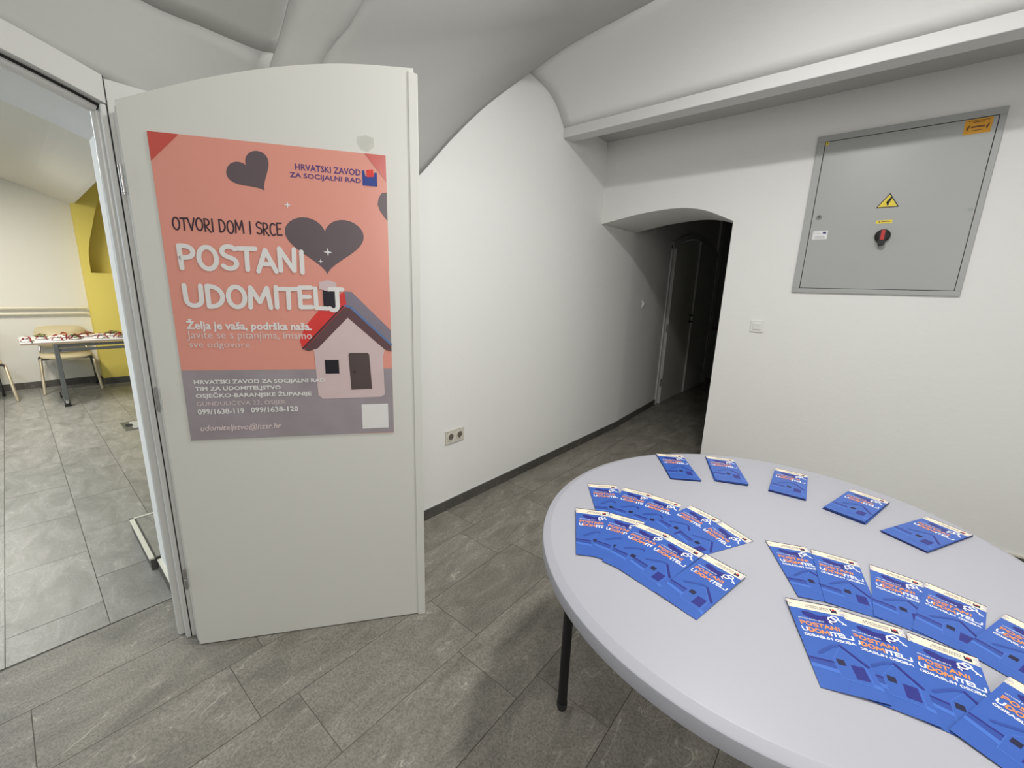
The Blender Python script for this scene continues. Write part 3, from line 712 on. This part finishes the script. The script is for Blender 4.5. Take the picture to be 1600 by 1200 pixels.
# ---------------------------------------------------------------- leaflets
LW, LH, LT = .109, .247, .0009
def leaflet_base():
    bm = bmesh.new(); add_box(bm, (0, -LH, 0), (LW, 0, LT)); bmesh.ops.recalc_face_normals(bm, faces=bm.faces)
    for f in bm.faces: f.material_index = 0 if abs(f.normal.z) > .5 else 1
    me = bpy.data.meshes.new('cover'); bm.to_mesh(me); bm.free(); me.materials.append(M['lf_blue']); me.materials.append(M['lf_edge']); return me
def leaflet_print(adult):
    bm = bmesh.new(); X = lambda u: u*LW; Y = lambda v: -v*LH; z = lambda k: LT+.00012+.00007*k
    BL, CR, NV, DK, OR, WH, MD, LG, RD = range(9)
    add_rect(bm, 0, Y(.118), LW, Y(.012), z(0), CR); add_rect(bm, 0, Y(.012), LW, 0, z(0), NV)
    for k in range(5): add_rect(bm, 0, Y(.03+.018*k), X(.04+.025*(k % 3)), Y(.035+.018*k), z(1), NV if k == 2 else LG)
    for k in range(5): add_rect(bm, X(.96-.02*((k+1) % 3)), Y(.03+.018*k), LW, Y(.035+.018*k), z(1), LG)
    add_text(bm, 'HRVATSKI ZAVOD', X(.36), X(.76), Y(.066), Y(.046), z(1), NV, .02)
    add_text(bm, 'ZA SOCIJALNI RAD', X(.32), X(.76), Y(.092), Y(.072), z(1), NV, .02)
    add_poly(bm, [(X(.79), Y(.095)), (X(.90), Y(.095)), (X(.90), Y(.050)), (X(.88), Y(.050)), (X(.875), Y(.066)), (X(.82), Y(.066)), (X(.81), Y(.046)), (X(.79), Y(.046))], z(1), NV)
    add_poly(bm, [(X(.825), Y(.048)), (X(.872), Y(.043)), (X(.877), Y(.064)), (X(.83), Y(.068))], z(2), RD)
    add_poly(bm, [(X(.20), Y(.165)), (X(.26), Y(.150)), (X(.36), Y(.152)), (X(.46), Y(.172)), (X(.54), Y(.176)), (X(.64), Y(.160)), (X(.74), Y(.165)), (X(.80), Y(.185)), (X(.80), Y(.215)), (X(.74), Y(.245)), (X(.64), Y(.265)), (X(.52), Y(.268)), (X(.40), Y(.248)), (X(.30), Y(.225)), (X(.22), Y(.200))], z(1), DK)
    # keys
    for cx, cy, r in ((.73, .195, .050), (.80, .165, .045)):
        add_stroke(bm, arcp(X(cx), Y(cy), LW*r*1.3, LW*r*1.2, 0, 360, 14), LW*.032, z(3), WH)
    add_stroke(bm, [(X(.84), Y(.180)), (X(.95), Y(.232))], LW*.03, z(3), WH)
    add_stroke(bm, [(X(.92), Y(.218)), (X(.895), Y(.230))], LW*.024, z(3), WH)
    add_stroke(bm, [(X(.69), Y(.215)), (X(.66), Y(.235)), (X(.70), Y(.25))], LW*.028, z(3), WH)
    add_text(bm, 'OTVORI DOM I SRCE', X(.10), X(.56), Y(.256), Y(.240), z(3), WH, .01)
    brush_text(bm, 'POSTANI', X(.10), X(.80), Y(.330), Y(.288), LW*.0245, z(4), OR, 2, .03)
    brush_text(bm, 'UDOMITELj', X(.09), X(.96), Y(.406), Y(.362), LW*.027, z(4), [WH, OR, OR, OR, WH, WH, WH, WH, WH], 5, .03)
    if adult: brush_text(bm, 'ODRASLIH OSOBA', X(.09), X(.94), Y(.462), Y(.438), LW*.016, z(4), WH, 6, .03)
    # house in blues
    h0 = .02 if adult else 0
    add_rect(bm, 0, Y(.80), X(.42), Y(.70), z(0), MD); add_rect(bm, 0, Y(.72), X(.42), Y(.70), z(1), DK)
    add_poly(bm, [(0, Y(.80)), (X(.42), Y(.82)), (LW, Y(.90)), (LW, Y(.86)), (X(.42), Y(.78)), (0, Y(.76))], z(1), LG)
    add_poly(bm, [(X(.40), Y(.68)), (X(.62), Y(.52)), (X(.90), Y(.70)), (X(.90), Y(.88)), (X(.42), Y(.86))], z(2), LG)
    add_poly(bm, [(X(.41), Y(.68)), (X(.62), Y(.53)), (X(.885), Y(.70)), (X(.885), Y(.87)), (X(.43), Y(.85))], z(3), BL)
    add_stroke(bm, [(X(.22), Y(.62+h0)), (X(.50), Y(.52+h0*.5)), (X(.64), Y(.505))], LW*.06, z(4), MD)
    add_stroke(bm, [(X(.64), Y(.51)), (X(.94), Y(.68))], LW*.055, z(4), DK)
    add_rect(bm, X(.46), Y(.725), X(.585), Y(.665), z(5), NV)
    add_rect(bm, X(.66), Y(.835), X(.86), Y(.70), z(5), DK)
    bmesh.ops.triangulate(bm, faces=[f for f in bm.faces if len(f.verts) > 4])
    for f in bm.faces:
        f.normal_update()
        if f.normal.z < 0: f.normal_flip()
    me = bpy.data.meshes.new('cover_print'); bm.to_mesh(me); bm.free()
    for k in ('lf_blue', 'lf_cream', 'lf_navy', 'lf_dark', 'lf_orange', 'lf_white', 'lf_mid', 'lf_light', 'logo_red'): me.materials.append(M[k])
    return me
ME_B = leaflet_base(); ME_P = leaflet_print(False); ME_A = leaflet_print(True)
def proto(me_p, loc=(0, 0, 0)):
    e = link('leaflet', ME_B); e.location = loc
    link('cover_print', me_p, e); return e
protoP = proto(ME_P); protoA = proto(ME_A)
usedP = [False, False]
def leaflet(adult, TLx, TLy, deg, z, a=0, b=0, raise_right=False, sc=1.0, label='', group=''):
    """TL corner of the sheet, direction of the top edge; a = lift across the width, b = lift of the top edge."""
    src = protoA if adult else protoP; i = int(adult)
    if usedP[i]: o = copy_tree(src)
    else: o = src; usedP[i] = True
    th = math.radians(deg); xd = Vector((math.cos(th), math.sin(th), 0)); yd = Vector((-math.sin(th), math.cos(th), 0))
    xl = (a if raise_right else -a)/(LW*sc); yl_ = b/(LH*sc)
    X = (xd+Vector((0, 0, xl))).normalized(); Yv = (yd+Vector((0, 0, yl_))); Yv = (Yv-X*Yv.dot(X)).normalized(); Zv = X.cross(Yv)
    z0 = TZ+.0003+z+(0 if raise_right else a)+b
    o.matrix_world = Matrix(((X.x*sc, Yv.x*sc, Zv.x, TLx), (X.y*sc, Yv.y*sc, Zv.y, TLy), (X.z*sc, Yv.z*sc, Zv.z, z0), (0, 0, 0, 1)))
    tag(o, label, 'leaflet', group); return o
def tr2tl(TRx, TRy, deg):
    th = math.radians(deg); return TRx-LW*math.cos(th), TRy-LW*math.sin(th)
g = 'blue leaflets in the rear row of the left fan'
order = ['first', 'second', 'third', 'fourth', 'fifth and uppermost']
BLr = [(-.714, 1.324, 38), (-.600, 1.392, 15), (*tr2tl(-.391, 1.419, 5), 5), (-.363, 1.430, -15), (-.250, 1.391, -27)]
for k, (x, y, d) in enumerate(BLr):
    leaflet(False, x, y, d, 0, a=.0022, label=order[k]+' blue leaflet from the left in the left fan\'s rear row', group=g)
g = 'blue leaflets in the front row of the left fan'
FLr = [(-.643, 1.125, 32), (-.543, 1.178, 14), (*tr2tl(-.344, 1.190, 2), 2), (*tr2tl(-.243, 1.162, -11), -11), (*tr2tl(-.132, 1.139, -12), -12)]
for k, (x, y, d) in enumerate(FLr):
    leaflet(False, x, y, d, .0002, a=.0022, b=.0058, label=order[k]+' blue leaflet from the left in the left fan\'s front row', group=g)
g = 'blue leaflets for adults in the rear row of the right fan'
RBr = [(-.127, 1.369, 26), (-.018, 1.412, 12), (.115, 1.440, 2), (.228, 1.446, -9), (.365, 1.421, -24)]
order = ['first', 'second', 'third', 'fourth', 'fifth, edge-cropped']
for k, (x, y, d) in enumerate(RBr):
    leaflet(True, x, y, d, 0, a=.0022, label=order[k]+' blue leaflet from the left in the right fan\'s rear row', group=g)
g = 'blue leaflets for adults in the front row of the right fan'
leaflet(True, .178, 1.175, 3.0, 0, a=.0010, b=.0058, raise_right=True, label='third blue leaflet from the left in the right fan\'s front row', group=g)
leaflet(True, .064, 1.155, 10, .0001, a=.0030, b=.0058, raise_right=True, label='second blue leaflet from the left in the right fan\'s front row', group=g)
leaflet(True, -.042, 1.115, 21, .0003, a=.0046, b=.0058, raise_right=True, label='first blue leaflet of the right fan\'s front row, whole cover showing', group=g)
leaflet(True, .327, 1.158, -25, .0001, a=.0034, b=.0058, label='fourth blue leaflet of the right fan\'s front row, nearest the lower right corner', group=g)
stacks = [(-.640, 1.812, 34, 5, 'stack nearest the passage'), (-.463, 1.944, 24, 6, 'second stack from the passage'),
          (-.200, 2.019, 4, 6, 'middle stack on the table'), (.057, 1.992, -15, 7, 'fourth stack from the passage'),
          (.264, 1.918, -28, 5, 'rightmost stack on the table')]
for (x, y, d, n_, where) in stacks:
    for k in range(n_):
        jx, jy, jd = (0, 0, 0) if k == n_-1 else (random.uniform(-.0015, .0015), random.uniform(-.002, .002), random.uniform(-.8, .8))
        if k == n_-1:
            leaflet(False, x, y, d, k*.00135, sc=1.055, label='blue leaflet lying on top of the '+where, group='leaflets stacked along the far table edge')
        else:
            o = bpy.data.objects.new('leaflet', ME_B); C.objects.link(o)
            o.location = (x+jx, y+jy, TZ+.0003+k*.00135); o.rotation_euler = (0, 0, math.radians(d+jd)); o.scale = (1.055, 1.055, 1.35)
            tag(o, 'blue leaflet, '+['second', 'third', 'fourth', 'fifth', 'sixth', 'seventh', 'eighth'][n_-2-k]+' from the top in the '+where, 'leaflet', 'lower leaflets in the '+where)

# ---------------------------------------------------------------- electrical cabinet on the back wall
cab = empty('electrical_cabinet', (-.437, BY-.0005, 1.498), 0, 'grey steel electrical cabinet door flush in the back wall with yellow warning signs', 'cabinet')
CW, CH = .806, .963
bm = bmesh.new()
for a, b in (((0, -.014, 0), (CW, 0, .028)), ((0, -.014, CH-.035), (CW, 0, CH)), ((0, -.014, .028), (.040, 0, CH-.035)), ((CW-.026, -.014, .028), (CW, 0, CH-.035))): add_box(bm, a, b)
finish('surround', bm, M['panel'], cab, bevel=.002)
box('gasket', (.036, -.008, .024), (CW-.022, 0, CH-.031), M['dark'], cab)
cd = box('door', (.044, -.015, .031), (CW-.029, -.004, CH-.039), M['panel'], cab, bevel=.001)
def flat(name, pts_list, mats, y=-.0158, parent=cab):
    bm = bmesh.new()
    for pts, k, mi in pts_list: add_poly(bm, pts, k*.0003, mi)
    o = print_obj(name, bm, mats, parent); o.location = (0, y, 0); return o
ox, oz = .437, -1.498
def cc(x, z): return (x+ox, z+oz)
bolt = lambda cx, cz, s: [(cx+s*p[0], cz+s*p[1]) for p in ((.25, 1), (-.40, -.02), (.0, .02), (-.14, -.50), (-.34, -.42), (-.16, -1), (.22, -.60), (.04, -.55), (.36, .26), (.0, .22), (.48, 1))]
t0 = cc(-.029, 2.086)
flat('warning_triangle', [([(t0[0], t0[1]), (t0[0]-.053, t0[1]-.082), (t0[0]+.053, t0[1]-.082)], 0, 1), ([(t0[0], t0[1]-.010), (t0[0]-.044, t0[1]-.077), (t0[0]+.044, t0[1]-.077)], 1, 0), (bolt(t0[0]+.002, t0[1]-.047, .026), 2, 1)], [M['yellow_sign'], M['sign_black']])
a = cc(-.066, 1.914)
flat('caution_strip', [([(a[0], a[1]), (a[0]+.074, a[1]), (a[0]+.074, a[1]+.019), (a[0], a[1]+.019)], 0, 0), ([(a[0]+.012, a[1]+.007), (a[0]+.018, a[1]+.007), (a[0]+.018, a[1]+.013), (a[0]+.012, a[1]+.013)], 1, 1), ([(a[0]+.024, a[1]+.0085), (a[0]+.066, a[1]+.0085), (a[0]+.066, a[1]+.0125), (a[0]+.024, a[1]+.0125)], 1, 1)], [M['yellow_sign'], M['sign_brown']])
a = cc(.219, 2.347); b = cc(.322, 2.42)
og = [([(a[0], a[1]), (b[0], a[1]), (b[0], b[1]), (a[0], b[1])], 0, 0), (bolt(a[0]+.015, a[1]+.032, .014), 1, 1), (bolt(b[0]-.015, a[1]+.032, .014), 1, 1)]
for k, (l0, l1, zz_, hh) in enumerate(((.026, .077, .030, .009), (.03, .073, .055, .004), (.03, .073, .016, .003), (.012, .092, .063, .003))):
    og.append(([(a[0]+l0, a[1]+zz_), (a[0]+l1, a[1]+zz_), (a[0]+l1, a[1]+zz_+hh), (a[0]+l0, a[1]+zz_+hh)], 1, 1))
flat('danger_sticker', og, [M['orange_sign'], M['sign_brown']])
a = cc(-.392, 2.405)
flat('small_sticker', [([(a[0], a[1]), (a[0]+.018, a[1]), (a[0]+.018, a[1]+.016), (a[0], a[1]+.016)], 0, 0), ([(a[0]+.005, a[1]+.005), (a[0]+.013, a[1]+.005), (a[0]+.013, a[1]+.010), (a[0]+.005, a[1]+.010)], 1, 1)], [M['yellow_sign'], M['sign_black']])
a = cc(-.374, 1.837)
wl_ = [([(a[0], a[1]), (a[0]+.078, a[1]), (a[0]+.078, a[1]+.053), (a[0], a[1]+.053)], 0, 0), ([(a[0]+.052, a[1]+.034), (a[0]+.070, a[1]+.034), (a[0]+.070, a[1]+.046), (a[0]+.052, a[1]+.046)], 1, 1)]
for l0, l1, z_ in ((.008, .038, .036), (.012, .062, .018), (.006, .066, .012), (.012, .07, .006)):
    wl_.append(([(a[0]+l0, a[1]+z_), (a[0]+l1, a[1]+z_), (a[0]+l1, a[1]+z_+.0022), (a[0]+l0, a[1]+z_+.0022)], 1, 2))
flat('white_label', wl_, [M['white'], M['euro'], M['stain']])
a = cc(.322, 1.962); flat('grease_mark', [(arcp(a[0], a[1], .011, .009, 0, 330, 9), 0, 0)], [M['stain']])
a = cc(-.357, 1.975)
lk = tube('lock', [(a[0], -.015, a[1]), (a[0], -.021, a[1])], .014, M['chrome'], cab, 20)
tube('keyhole', [(0, 0, 0), (0, -.001, 0)], .0045, M['dark'], lk, 12).location = (a[0], -.021, a[1])
a = cc(-.022, 1.842)
sw = empty('rotary_switch', (a[0], -.015, a[1])); sw.parent = cab
tube('knob_base', [(0, 0, 0), (0, -.016, 0), (0, -.020, 0)], [.037, .037, .033], M['black'], sw, 28)
bm = bmesh.new(); add_prism(bm, [(-.019, .028), (-.012, .034), (.012, .034), (.019, .028), (.017, -.050), (.009, -.058), (-.009, -.058), (-.017, -.050)], 'y', -.020, -.040)
h = finish('knob_handle', bm, M['black'], sw, bevel=.003); h.rotation_euler = (0, 0, 0)
box('knob_marker', (-.0085, -.0405, -.026), (.0085, -.0425, .030), M['red'], sw)

# ---------------------------------------------------------------- switches and sockets
def switch(name, loc, rz, label, cat='light switch'):
    e = empty(name, loc, rz, label, cat)
    box('frame_plate', (-.043, -.009, -.043), (.043, 0, .043), M['switch'], e, bevel=.004)
    box('rocker_surround', (-.029, -.0105, -.029), (.029, -.008, .029), M['switch'], e, bevel=.001)
    o = box('rocker', (-.0235, -.017, -.0235), (.0235, -.009, .0235), M['switch'], e, bevel=.003); o.rotation_euler = (math.radians(3), 0, 0)
    box('indicator', (-.024, -.0098, .034), (-.018, -.0088, .038), M['stain'], e)
    return e
switch('light_switch', (-.612, BY, 1.250), 0, 'square white light switch on the back wall beside the passage opening')
switch('light_switch', (WX-.026, 4.62, 1.345), PI/2+.063, 'white light switch on the left wall just inside the dark passage')
ds = empty('double_socket', (WX, 1.757, .506), PI/2, 'cream double wall socket low on the left wall above the skirting', 'socket')
box('plate', (-.080, -.010, -.046), (.080, 0, .046), M['socket'], ds, bevel=.004)
for sx in (-.038, .038):
    bm = bmesh.new(); n = 28
    def ring(r, y): return [bm.verts.new((sx+r*math.cos(2*PI*k/n), y, r*math.sin(2*PI*k/n))) for k in range(n)]
    A, B, Cc, Dd = ring(.031, -.009), ring(.030, -.013), ring(.023, -.013), ring(.021, -.0105)
    for p, q in ((A, B), (B, Cc), (Cc, Dd)):
        for k in range(n): bm.faces.new((p[k], p[(k+1) % n], q[(k+1) % n], q[k]))
    rg = finish('socket_ring', bm, M['socket'], ds, smooth=False)
    tube('socket_well', [(sx, -.0098, 0), (sx, -.0112, 0)], .021, M['sockdark'], rg, 20)
    for hx in (-.0095, .0095): tube('pin_hole', [(sx+hx, -.0110, 0), (sx+hx, -.0118, 0)], .003, M['dark'], rg, 8)
    box('earth_clip', (sx-.004, -.0135, .015), (sx+.004, -.011, .022), M['steel'], rg)
    box('earth_clip', (sx-.004, -.0135, -.022), (sx+.004, -.011, -.015), M['steel'], rg)
    box('indicator', (sx-.006 if sx > 0 else sx-.03, -.011, .036), (sx+.002 if sx > 0 else sx-.022, -.0095, .041), M['stain'], ds)

# ---------------------------------------------------------------- double door in the passage
d2 = empty('door_2', (-2.035, 0, 0), 0, kind='structure')
def arc2(y): return 2.03+.20*(1-((y-6.47)/.98)**2)
def leaf2(name, ya, yb, x0, x1, m, dz=0):
    P = [(ya, .006), (yb, .006)]; T = [(ya+(yb-ya)*i/12, arc2(ya+(yb-ya)*i/12)+dz) for i in range(13)]
    return prism(name, P+T[::-1], 'x', x0, x1, m, d2)
leaf2('leaf', 5.53, 6.485, 0, .030, M['door'], -.02); leaf2('leaf', 6.495, 7.40, 0, .028, M['door'], -.02)
box('meeting_strip', (.025, 6.46, .006), (.050, 6.474, 2.20), M['beam'], d2, bevel=.002)
box('jamb_casing', (-.03, 5.445, 0), (.024, 5.478, 2.07), M['beam'], d2, bevel=.002)
box('jamb_rebate', (-.03, 5.478, 0), (.012, 5.515, 2.03), M['frame'], d2)
box('leaf_edge', (.0, 5.516, .006), (.050, 5.532, 2.02), M['beam'], d2)
box('jamb_casing', (-.03, 7.40, 0), (.045, 7.44, 2.05), M['frame'], d2)
prism('header', [(5.445+(1.99)*i/16, arc2(5.49+(1.96)*i/16)-.01) for i in range(17)]+[(5.445+1.99*i/16, arc2(5.49+1.96*i/16)+.06) for i in range(16, -1, -1)], 'x', -.03, .035, M['frame'], d2)
for z in (1.80, 1.03, .30): tube('hinge', [(.040, 5.506, z-.05), (.040, 5.506, z+.05)], .009, M['steel'], d2, 10)
for z in (1.175, 1.085):
    hd = tube('handle', [(.03, 6.40, z), (.075, 6.40, z)], .011, M['black'], d2, 10)
    if z > 1.1: tube('lever', [(.07, 6.40, z), (.075, 6.28, z)], .009, M['black'], hd, 10)
    else: tube('rosette', [(.03, 6.40, z), (.04, 6.40, z)], .024, M['black'], hd, 14)
tag(box('trim_6', (-1.99, 7.60, .9), (-.70, 7.62, .95), M['eave']), kind='structure')

# ---------------------------------------------------------------- the side room
SX = -8.10
tag(box('wall_side_far', (SX-.1, -3.0, 0), (SX, 3.0, 3.4), M['sidewall']), kind='structure')
tag(box('wall_side_right', (SX, 2.9, 0), (-2.52, 3.0, 3.4), M['sidewall']), kind='structure')
tag(box('wall_side_left', (SX, -3.1, 0), (-2.52, -3.0, 3.4), M['sidewall']), kind='structure')
tag(box('wall_side_near', (-2.53, .315, 0), (-2.50, 3.0, 3.4), M['sidewall']), kind='structure')
tag(box('wall_side_near_left', (-2.53, -3.0, 0), (-2.50, AR_Y-AR_H, 3.4), M['sidewall']), kind='structure')
# yellow pier with arched niche
YX = -7.85
bm = bmesh.new()
left = catmull([(0, .738, 1.49), (0, .752, 1.75), (0, .814, 2.02), (0, .948, 2.443), (0, 1.15, 2.62), (0, 1.45, 2.70)], 20)
NP = [(p.y, p.z) for p in left]; NP += [(2.9-y, z) for y, z in NP[-2::-1]]
A = []
for (y, z) in NP:
    A.append((bm.verts.new((YX, y, z)), bm.verts.new((YX, y, 3.3)), bm.verts.new((SX, y, 3.3)), bm.verts.new((YX-.22, y, z))))
for a, b in zip(A, A[1:]):
    for k in range(4): bm.faces.new((a[k], b[k], b[(k+1) % 4], a[(k+1) % 4]))
add_box(bm, (SX, .676, 0), (YX, .738, 3.3)); add_box(bm, (SX, 2.162, 0), (YX, 2.9, 3.3))
add_box(bm, (SX, .738, 0), (YX, 2.162, 1.485)); add_box(bm, (SX, .738, 1.485), (YX-.22, 2.162, 3.3))
o = finish('wall_yellow_pier', bm, M['yellow']); tag(o, kind='structure')
# side-room vault: z as a function of y, extruded along x
def side_vault(y):
    P = [(-3.0, 1.9), (-2.2, 2.35), (-1.3, 2.62), (-.6, 2.66), (-.1, 2.61), (.136, 2.54), (.376, 2.46), (.69, 2.325)]
    Q = [(.70, 2.325), (.82, 2.48), (.94, 2.615), (1.2, 2.85), (1.6, 2.98), (2.2, 2.85), (3.0, 2.0)]
    S = P if y <= .695 else Q
    for (a, za), (b, zb) in zip(S, S[1:]):
        if a <= y <= b: return za+(zb-za)*(y-a)/(b-a)
    return S[-1][1]
bm = bmesh.new(); ys = [-3+.06*i for i in range(62)]+[.695, .70]+[.70+.06*i for i in range(1, 39)]
ys = sorted(set(round(min(3, y), 3) for y in ys)); prev = None
for y in ys:
    z = side_vault(y); cur_ = (bm.verts.new((-2.52, y, z)), bm.verts.new((SX, y, z)))
    if prev: bm.faces.new((prev[0], prev[1], cur_[1], cur_[0]))
    prev = cur_
o = finish('ceiling_side', bm, M['sidewall'], smooth=False); tag(o, kind='structure')
s = o.modifiers.new('t', 'SOLIDIFY'); s.thickness = .02; s.offset = 1
tag(box('ceiling_side_slab', (SX-.1, -3.1, 3.36), (-2.4, 3.1, 3.42), M['sidewall']), kind='structure')
skirting('baseboard_side_far', (SX, -3), (SX, .676), (1, 0), h=.085, start=.1)
skirting('baseboard_pier', (YX, .676), (YX, 2.9), (1, 0), h=.085, start=.1)
skirting('baseboard_pier_side', (SX, .676), (YX, .676), (0, -1), h=.085, start=.1)
for k, (z, lab) in enumerate(((1.026, 'upper of two cream heating pipes running along the far side-room wall'), (.955, 'lower of two cream heating pipes running along the far side-room wall'))):
    p = tube('heating_pipe', [(SX+.045, -2.98, z), (SX+.045, .60, z), (SX+.045, .655, z-.004), (SX+.03, .668, z-.03)], .015, M['pipe'], None, 12)
    tag(p, lab, 'pipe', 'heating pipes')
# folding table on casters
st = empty('folding_table', (-7.0, .25, 0), 0, 'narrow white-topped folding table on casters against the yellow pier, covered in small bundles', 'table')
ZT = .735
box('tabletop', (-.38, -.25, ZT-.026), (.28, 1.25, ZT), M['beam'], st, bevel=.003)
box('tabletop_edge', (.278, -.25, ZT-.026), (.284, 1.25, ZT-.008), M['edge_band'], st)
for cy_ in (0, 1.0): box('caster_fork', (.255, cy_-.012, .04), (.31, cy_+.012, .075), M['chrome'], st, bevel=.004)
for y0 in (.0, 1.0):
    box('foot', (-.31, y0-.018, .052), (.28, y0+.018, .085), M['grey_metal'], st, bevel=.004)
    box('leg', (.245, y0-.020, .06), (.285, y0+.020, ZT-.03), M['grey_metal'], st, bevel=.004)
    for cx in (-.30, .27):
        w_ = tube('caster_wheel', [(cx, y0-.026, .032), (cx, y0+.026, .032)], .032, M['rubber'], st, 18)
        tube('hub', [(cx, y0-.029, .032), (cx, y0+.029, .032)], .016, M['chrome'], w_, 12)
        tube('caster_stem', [(cx, y0, .04), (cx, y0, .07)], .01, M['chrome'], st, 8)
box('rail', (.235, 0, ZT-.066), (.262, 1.0, ZT-.036), M['grey_metal'], st, bevel=.002)
box('rail', (.235, 0, ZT-.118), (.262, 1.0, ZT-.088), M['grey_metal'], st, bevel=.002)
# bundles on it
spots = [(-6.80, .05, 0, 'red', 'leftmost bundle on the wheeled table, white wrapper and red ribbon'),
         (-7.02, .16, 1, 'green', 'second bundle from the left with a green sprig, on the wheeled table'),
         (-6.84, .27, 0, 'red', 'white wrapped bundle hanging at the front edge above the table leg'),
         (-7.10, .34, 1, 'tan', 'bundle with tan wafer at the rear of the wheeled table, left of its middle'),
         (-6.86, .42, 1, 'green', 'bundle with dark green sprig near the front middle of the wheeled table'),
         (-7.10, .53, 0, 'tan', 'bundle with long red ribbon ends behind the middle of the wheeled table'),
         (-6.82, .62, 0, 'red', 'white bundle with red bow at the front edge, right of the middle'),
         (-7.08, .75, 1, 'green', 'bundle with pale green sprig on the right half of the wheeled table'),
         (-6.86, .80, 1, 'tan', 'bundle with tan wafer nearest the white door frame')]
for k, (x, y, kind, colr, lab) in enumerate(spots):
    b = empty('gift_bundle', (x, y, ZT), random.uniform(0, 3), lab, 'gift', 'small wrapped bundles on the wheeled table')
    bm = bmesh.new(); bmesh.ops.create_uvsphere(bm, u_segments=12, v_segments=7, radius=1)
    for v in bm.verts:
        q = 1+.18*math.sin(5*v.co.x+k)+.12*math.cos(7*v.co.y+2*k); v.co = Vector((v.co.x*.062*q, v.co.y*.046*q, (v.co.z*.5+.5)*.030))
    finish('wrapper', bm, M['c_white'], b, smooth=True)
    bm = bmesh.new(); add_tube(bm, [(-.085, .02, .012), (-.03, .0, .046), (0, 0, .062), (.035, .01, .050), (.095, -.03, .010)], .0065, 6)
    add_tube(bm, [(0, -.05, .012), (.0, .0, .062), (-.02, .035, .044), (-.05, .06, .008)], .006, 6)
    finish('ribbon', bm, M['c_red'], b, smooth=True)
    bm = bmesh.new()
    for q in range(5):
        an = q*1.3+k; cx, cy = .034*math.cos(an), .022*math.sin(an)
        add_prism(bm, [(cx-.040, cy), (cx, cy-.018), (cx+.042, cy), (cx, cy+.020)], 'z', .024+.007*q, .031+.007*q)
    finish('sprig' if kind else 'wafer', bm, M['c_green'] if colr == 'green' else (M['c_tan'] if colr == 'tan' else M['c_white']), b)
# chairs
def make_chair(loc, rz, label):
    """local: front towards +x, width along y."""
    e = empty('stacking_chair', loc, rz, label, 'chair', 'beige chairs along the far side-room wall')
    bm = bmesh.new(); n = 24; W2, D2 = .235, .21; top = []; bot = []
    for k in range(n):
        a = 2*PI*k/n; c, s_ = math.cos(a), math.sin(a); f = lambda v: math.copysign(abs(v)**.45, v)
        x, y = D2*f(c), W2*f(s_); dz = .012*(y/W2)**2-.018*max(0, x/D2)**3
        top.append(bm.verts.new((x, y, .455+dz))); bot.append(bm.verts.new((x*.97, y*.97, .430+dz)))
    ct = bm.verts.new((0, 0, .445)); cb = bm.verts.new((0, 0, .428))
    for k in range(n):
        bm.faces.new((top[k], top[(k+1) % n], ct)); bm.faces.new((bot[(k+1) % n], bot[k], cb)); bm.faces.new((top[k], bot[k], bot[(k+1) % n], top[(k+1) % n]))
    finish('seat', bm, M['chair_shell'], e, smooth=True)
    bm = bmesh.new(); F = []; Bk = []
    for k in range(n):
        a = 2*PI*k/n; f = lambda v: math.copysign(abs(v)**.5, v)
        y, z = .235*f(math.cos(a)), .135*f(math.sin(a)); x = -.235-.10*((z+.1)/.3)+.03*(y/.235)**2
        F.append(bm.verts.new((x+.012, y, .665+z))); Bk.append(bm.verts.new((x-.010, y, .665+z)))
    cf = bm.verts.new((-.26, 0, .665)); cbk = bm.verts.new((-.282, 0, .665))
    for k in range(n):
        bm.faces.new((F[k], F[(k+1) % n], cf)); bm.faces.new((Bk[(k+1) % n], Bk[k], cbk)); bm.faces.new((F[k], Bk[k], Bk[(k+1) % n], F[(k+1) % n]))
    finish('backrest', bm, M['chair_shell'], e, smooth=True)
    box('seat_rail', (-.20, -.225, .414), (.195, .225, .432), M['seat_rim'], e, bevel=.006)
    for s_ in (-1, 1):
        tube('leg', [(.235, s_*.255, .002), (.165, s_*.232, .405), (.13, s_*.225, .424)], .0155, M['chair_leg'], e, 10)
        tube('leg', [(-.215, s_*.255, .002), (-.15, s_*.230, .405), (-.12, s_*.22, .424)], .0155, M['grey_metal'], e, 10)
        tube('back_upright', [(-.15, s_*.215, .42), (-.215, s_*.215, .46), (-.25, s_*.205, .60), (-.285, s_*.20, .70)], .011, M['chrome'], e, 10)
        for lx in (.235, -.215): tube('foot_cap', [(lx, s_*.255, 0), (lx*.985, s_*.253, .02)], .015, M['rubber'], e, 10)
    return e
make_chair((-7.80, .365, 0), 0, 'beige plastic chair with metal legs standing behind the wheeled table')
make_chair((-7.524, -.411, 0), .236, 'beige plastic chair at the photo\'s left edge, only its right front corner showing')
# floor box
fb = empty('floor_box', (-5.44, .60, 0), 0, 'metal floor outlet box with a dark cable opening, set in the side-room floor', 'floor box')
box('rim', (-.165, -.062, 0), (.165, .27, .004), M['grey_metal'], fb)
box('lid', (-.135, .0, .004), (.135, .25, .007), M['panel'], fb, bevel=.001)
box('cable_opening', (-.055, -.04, .004), (.035, .012, .0078), M['dark'], fb)
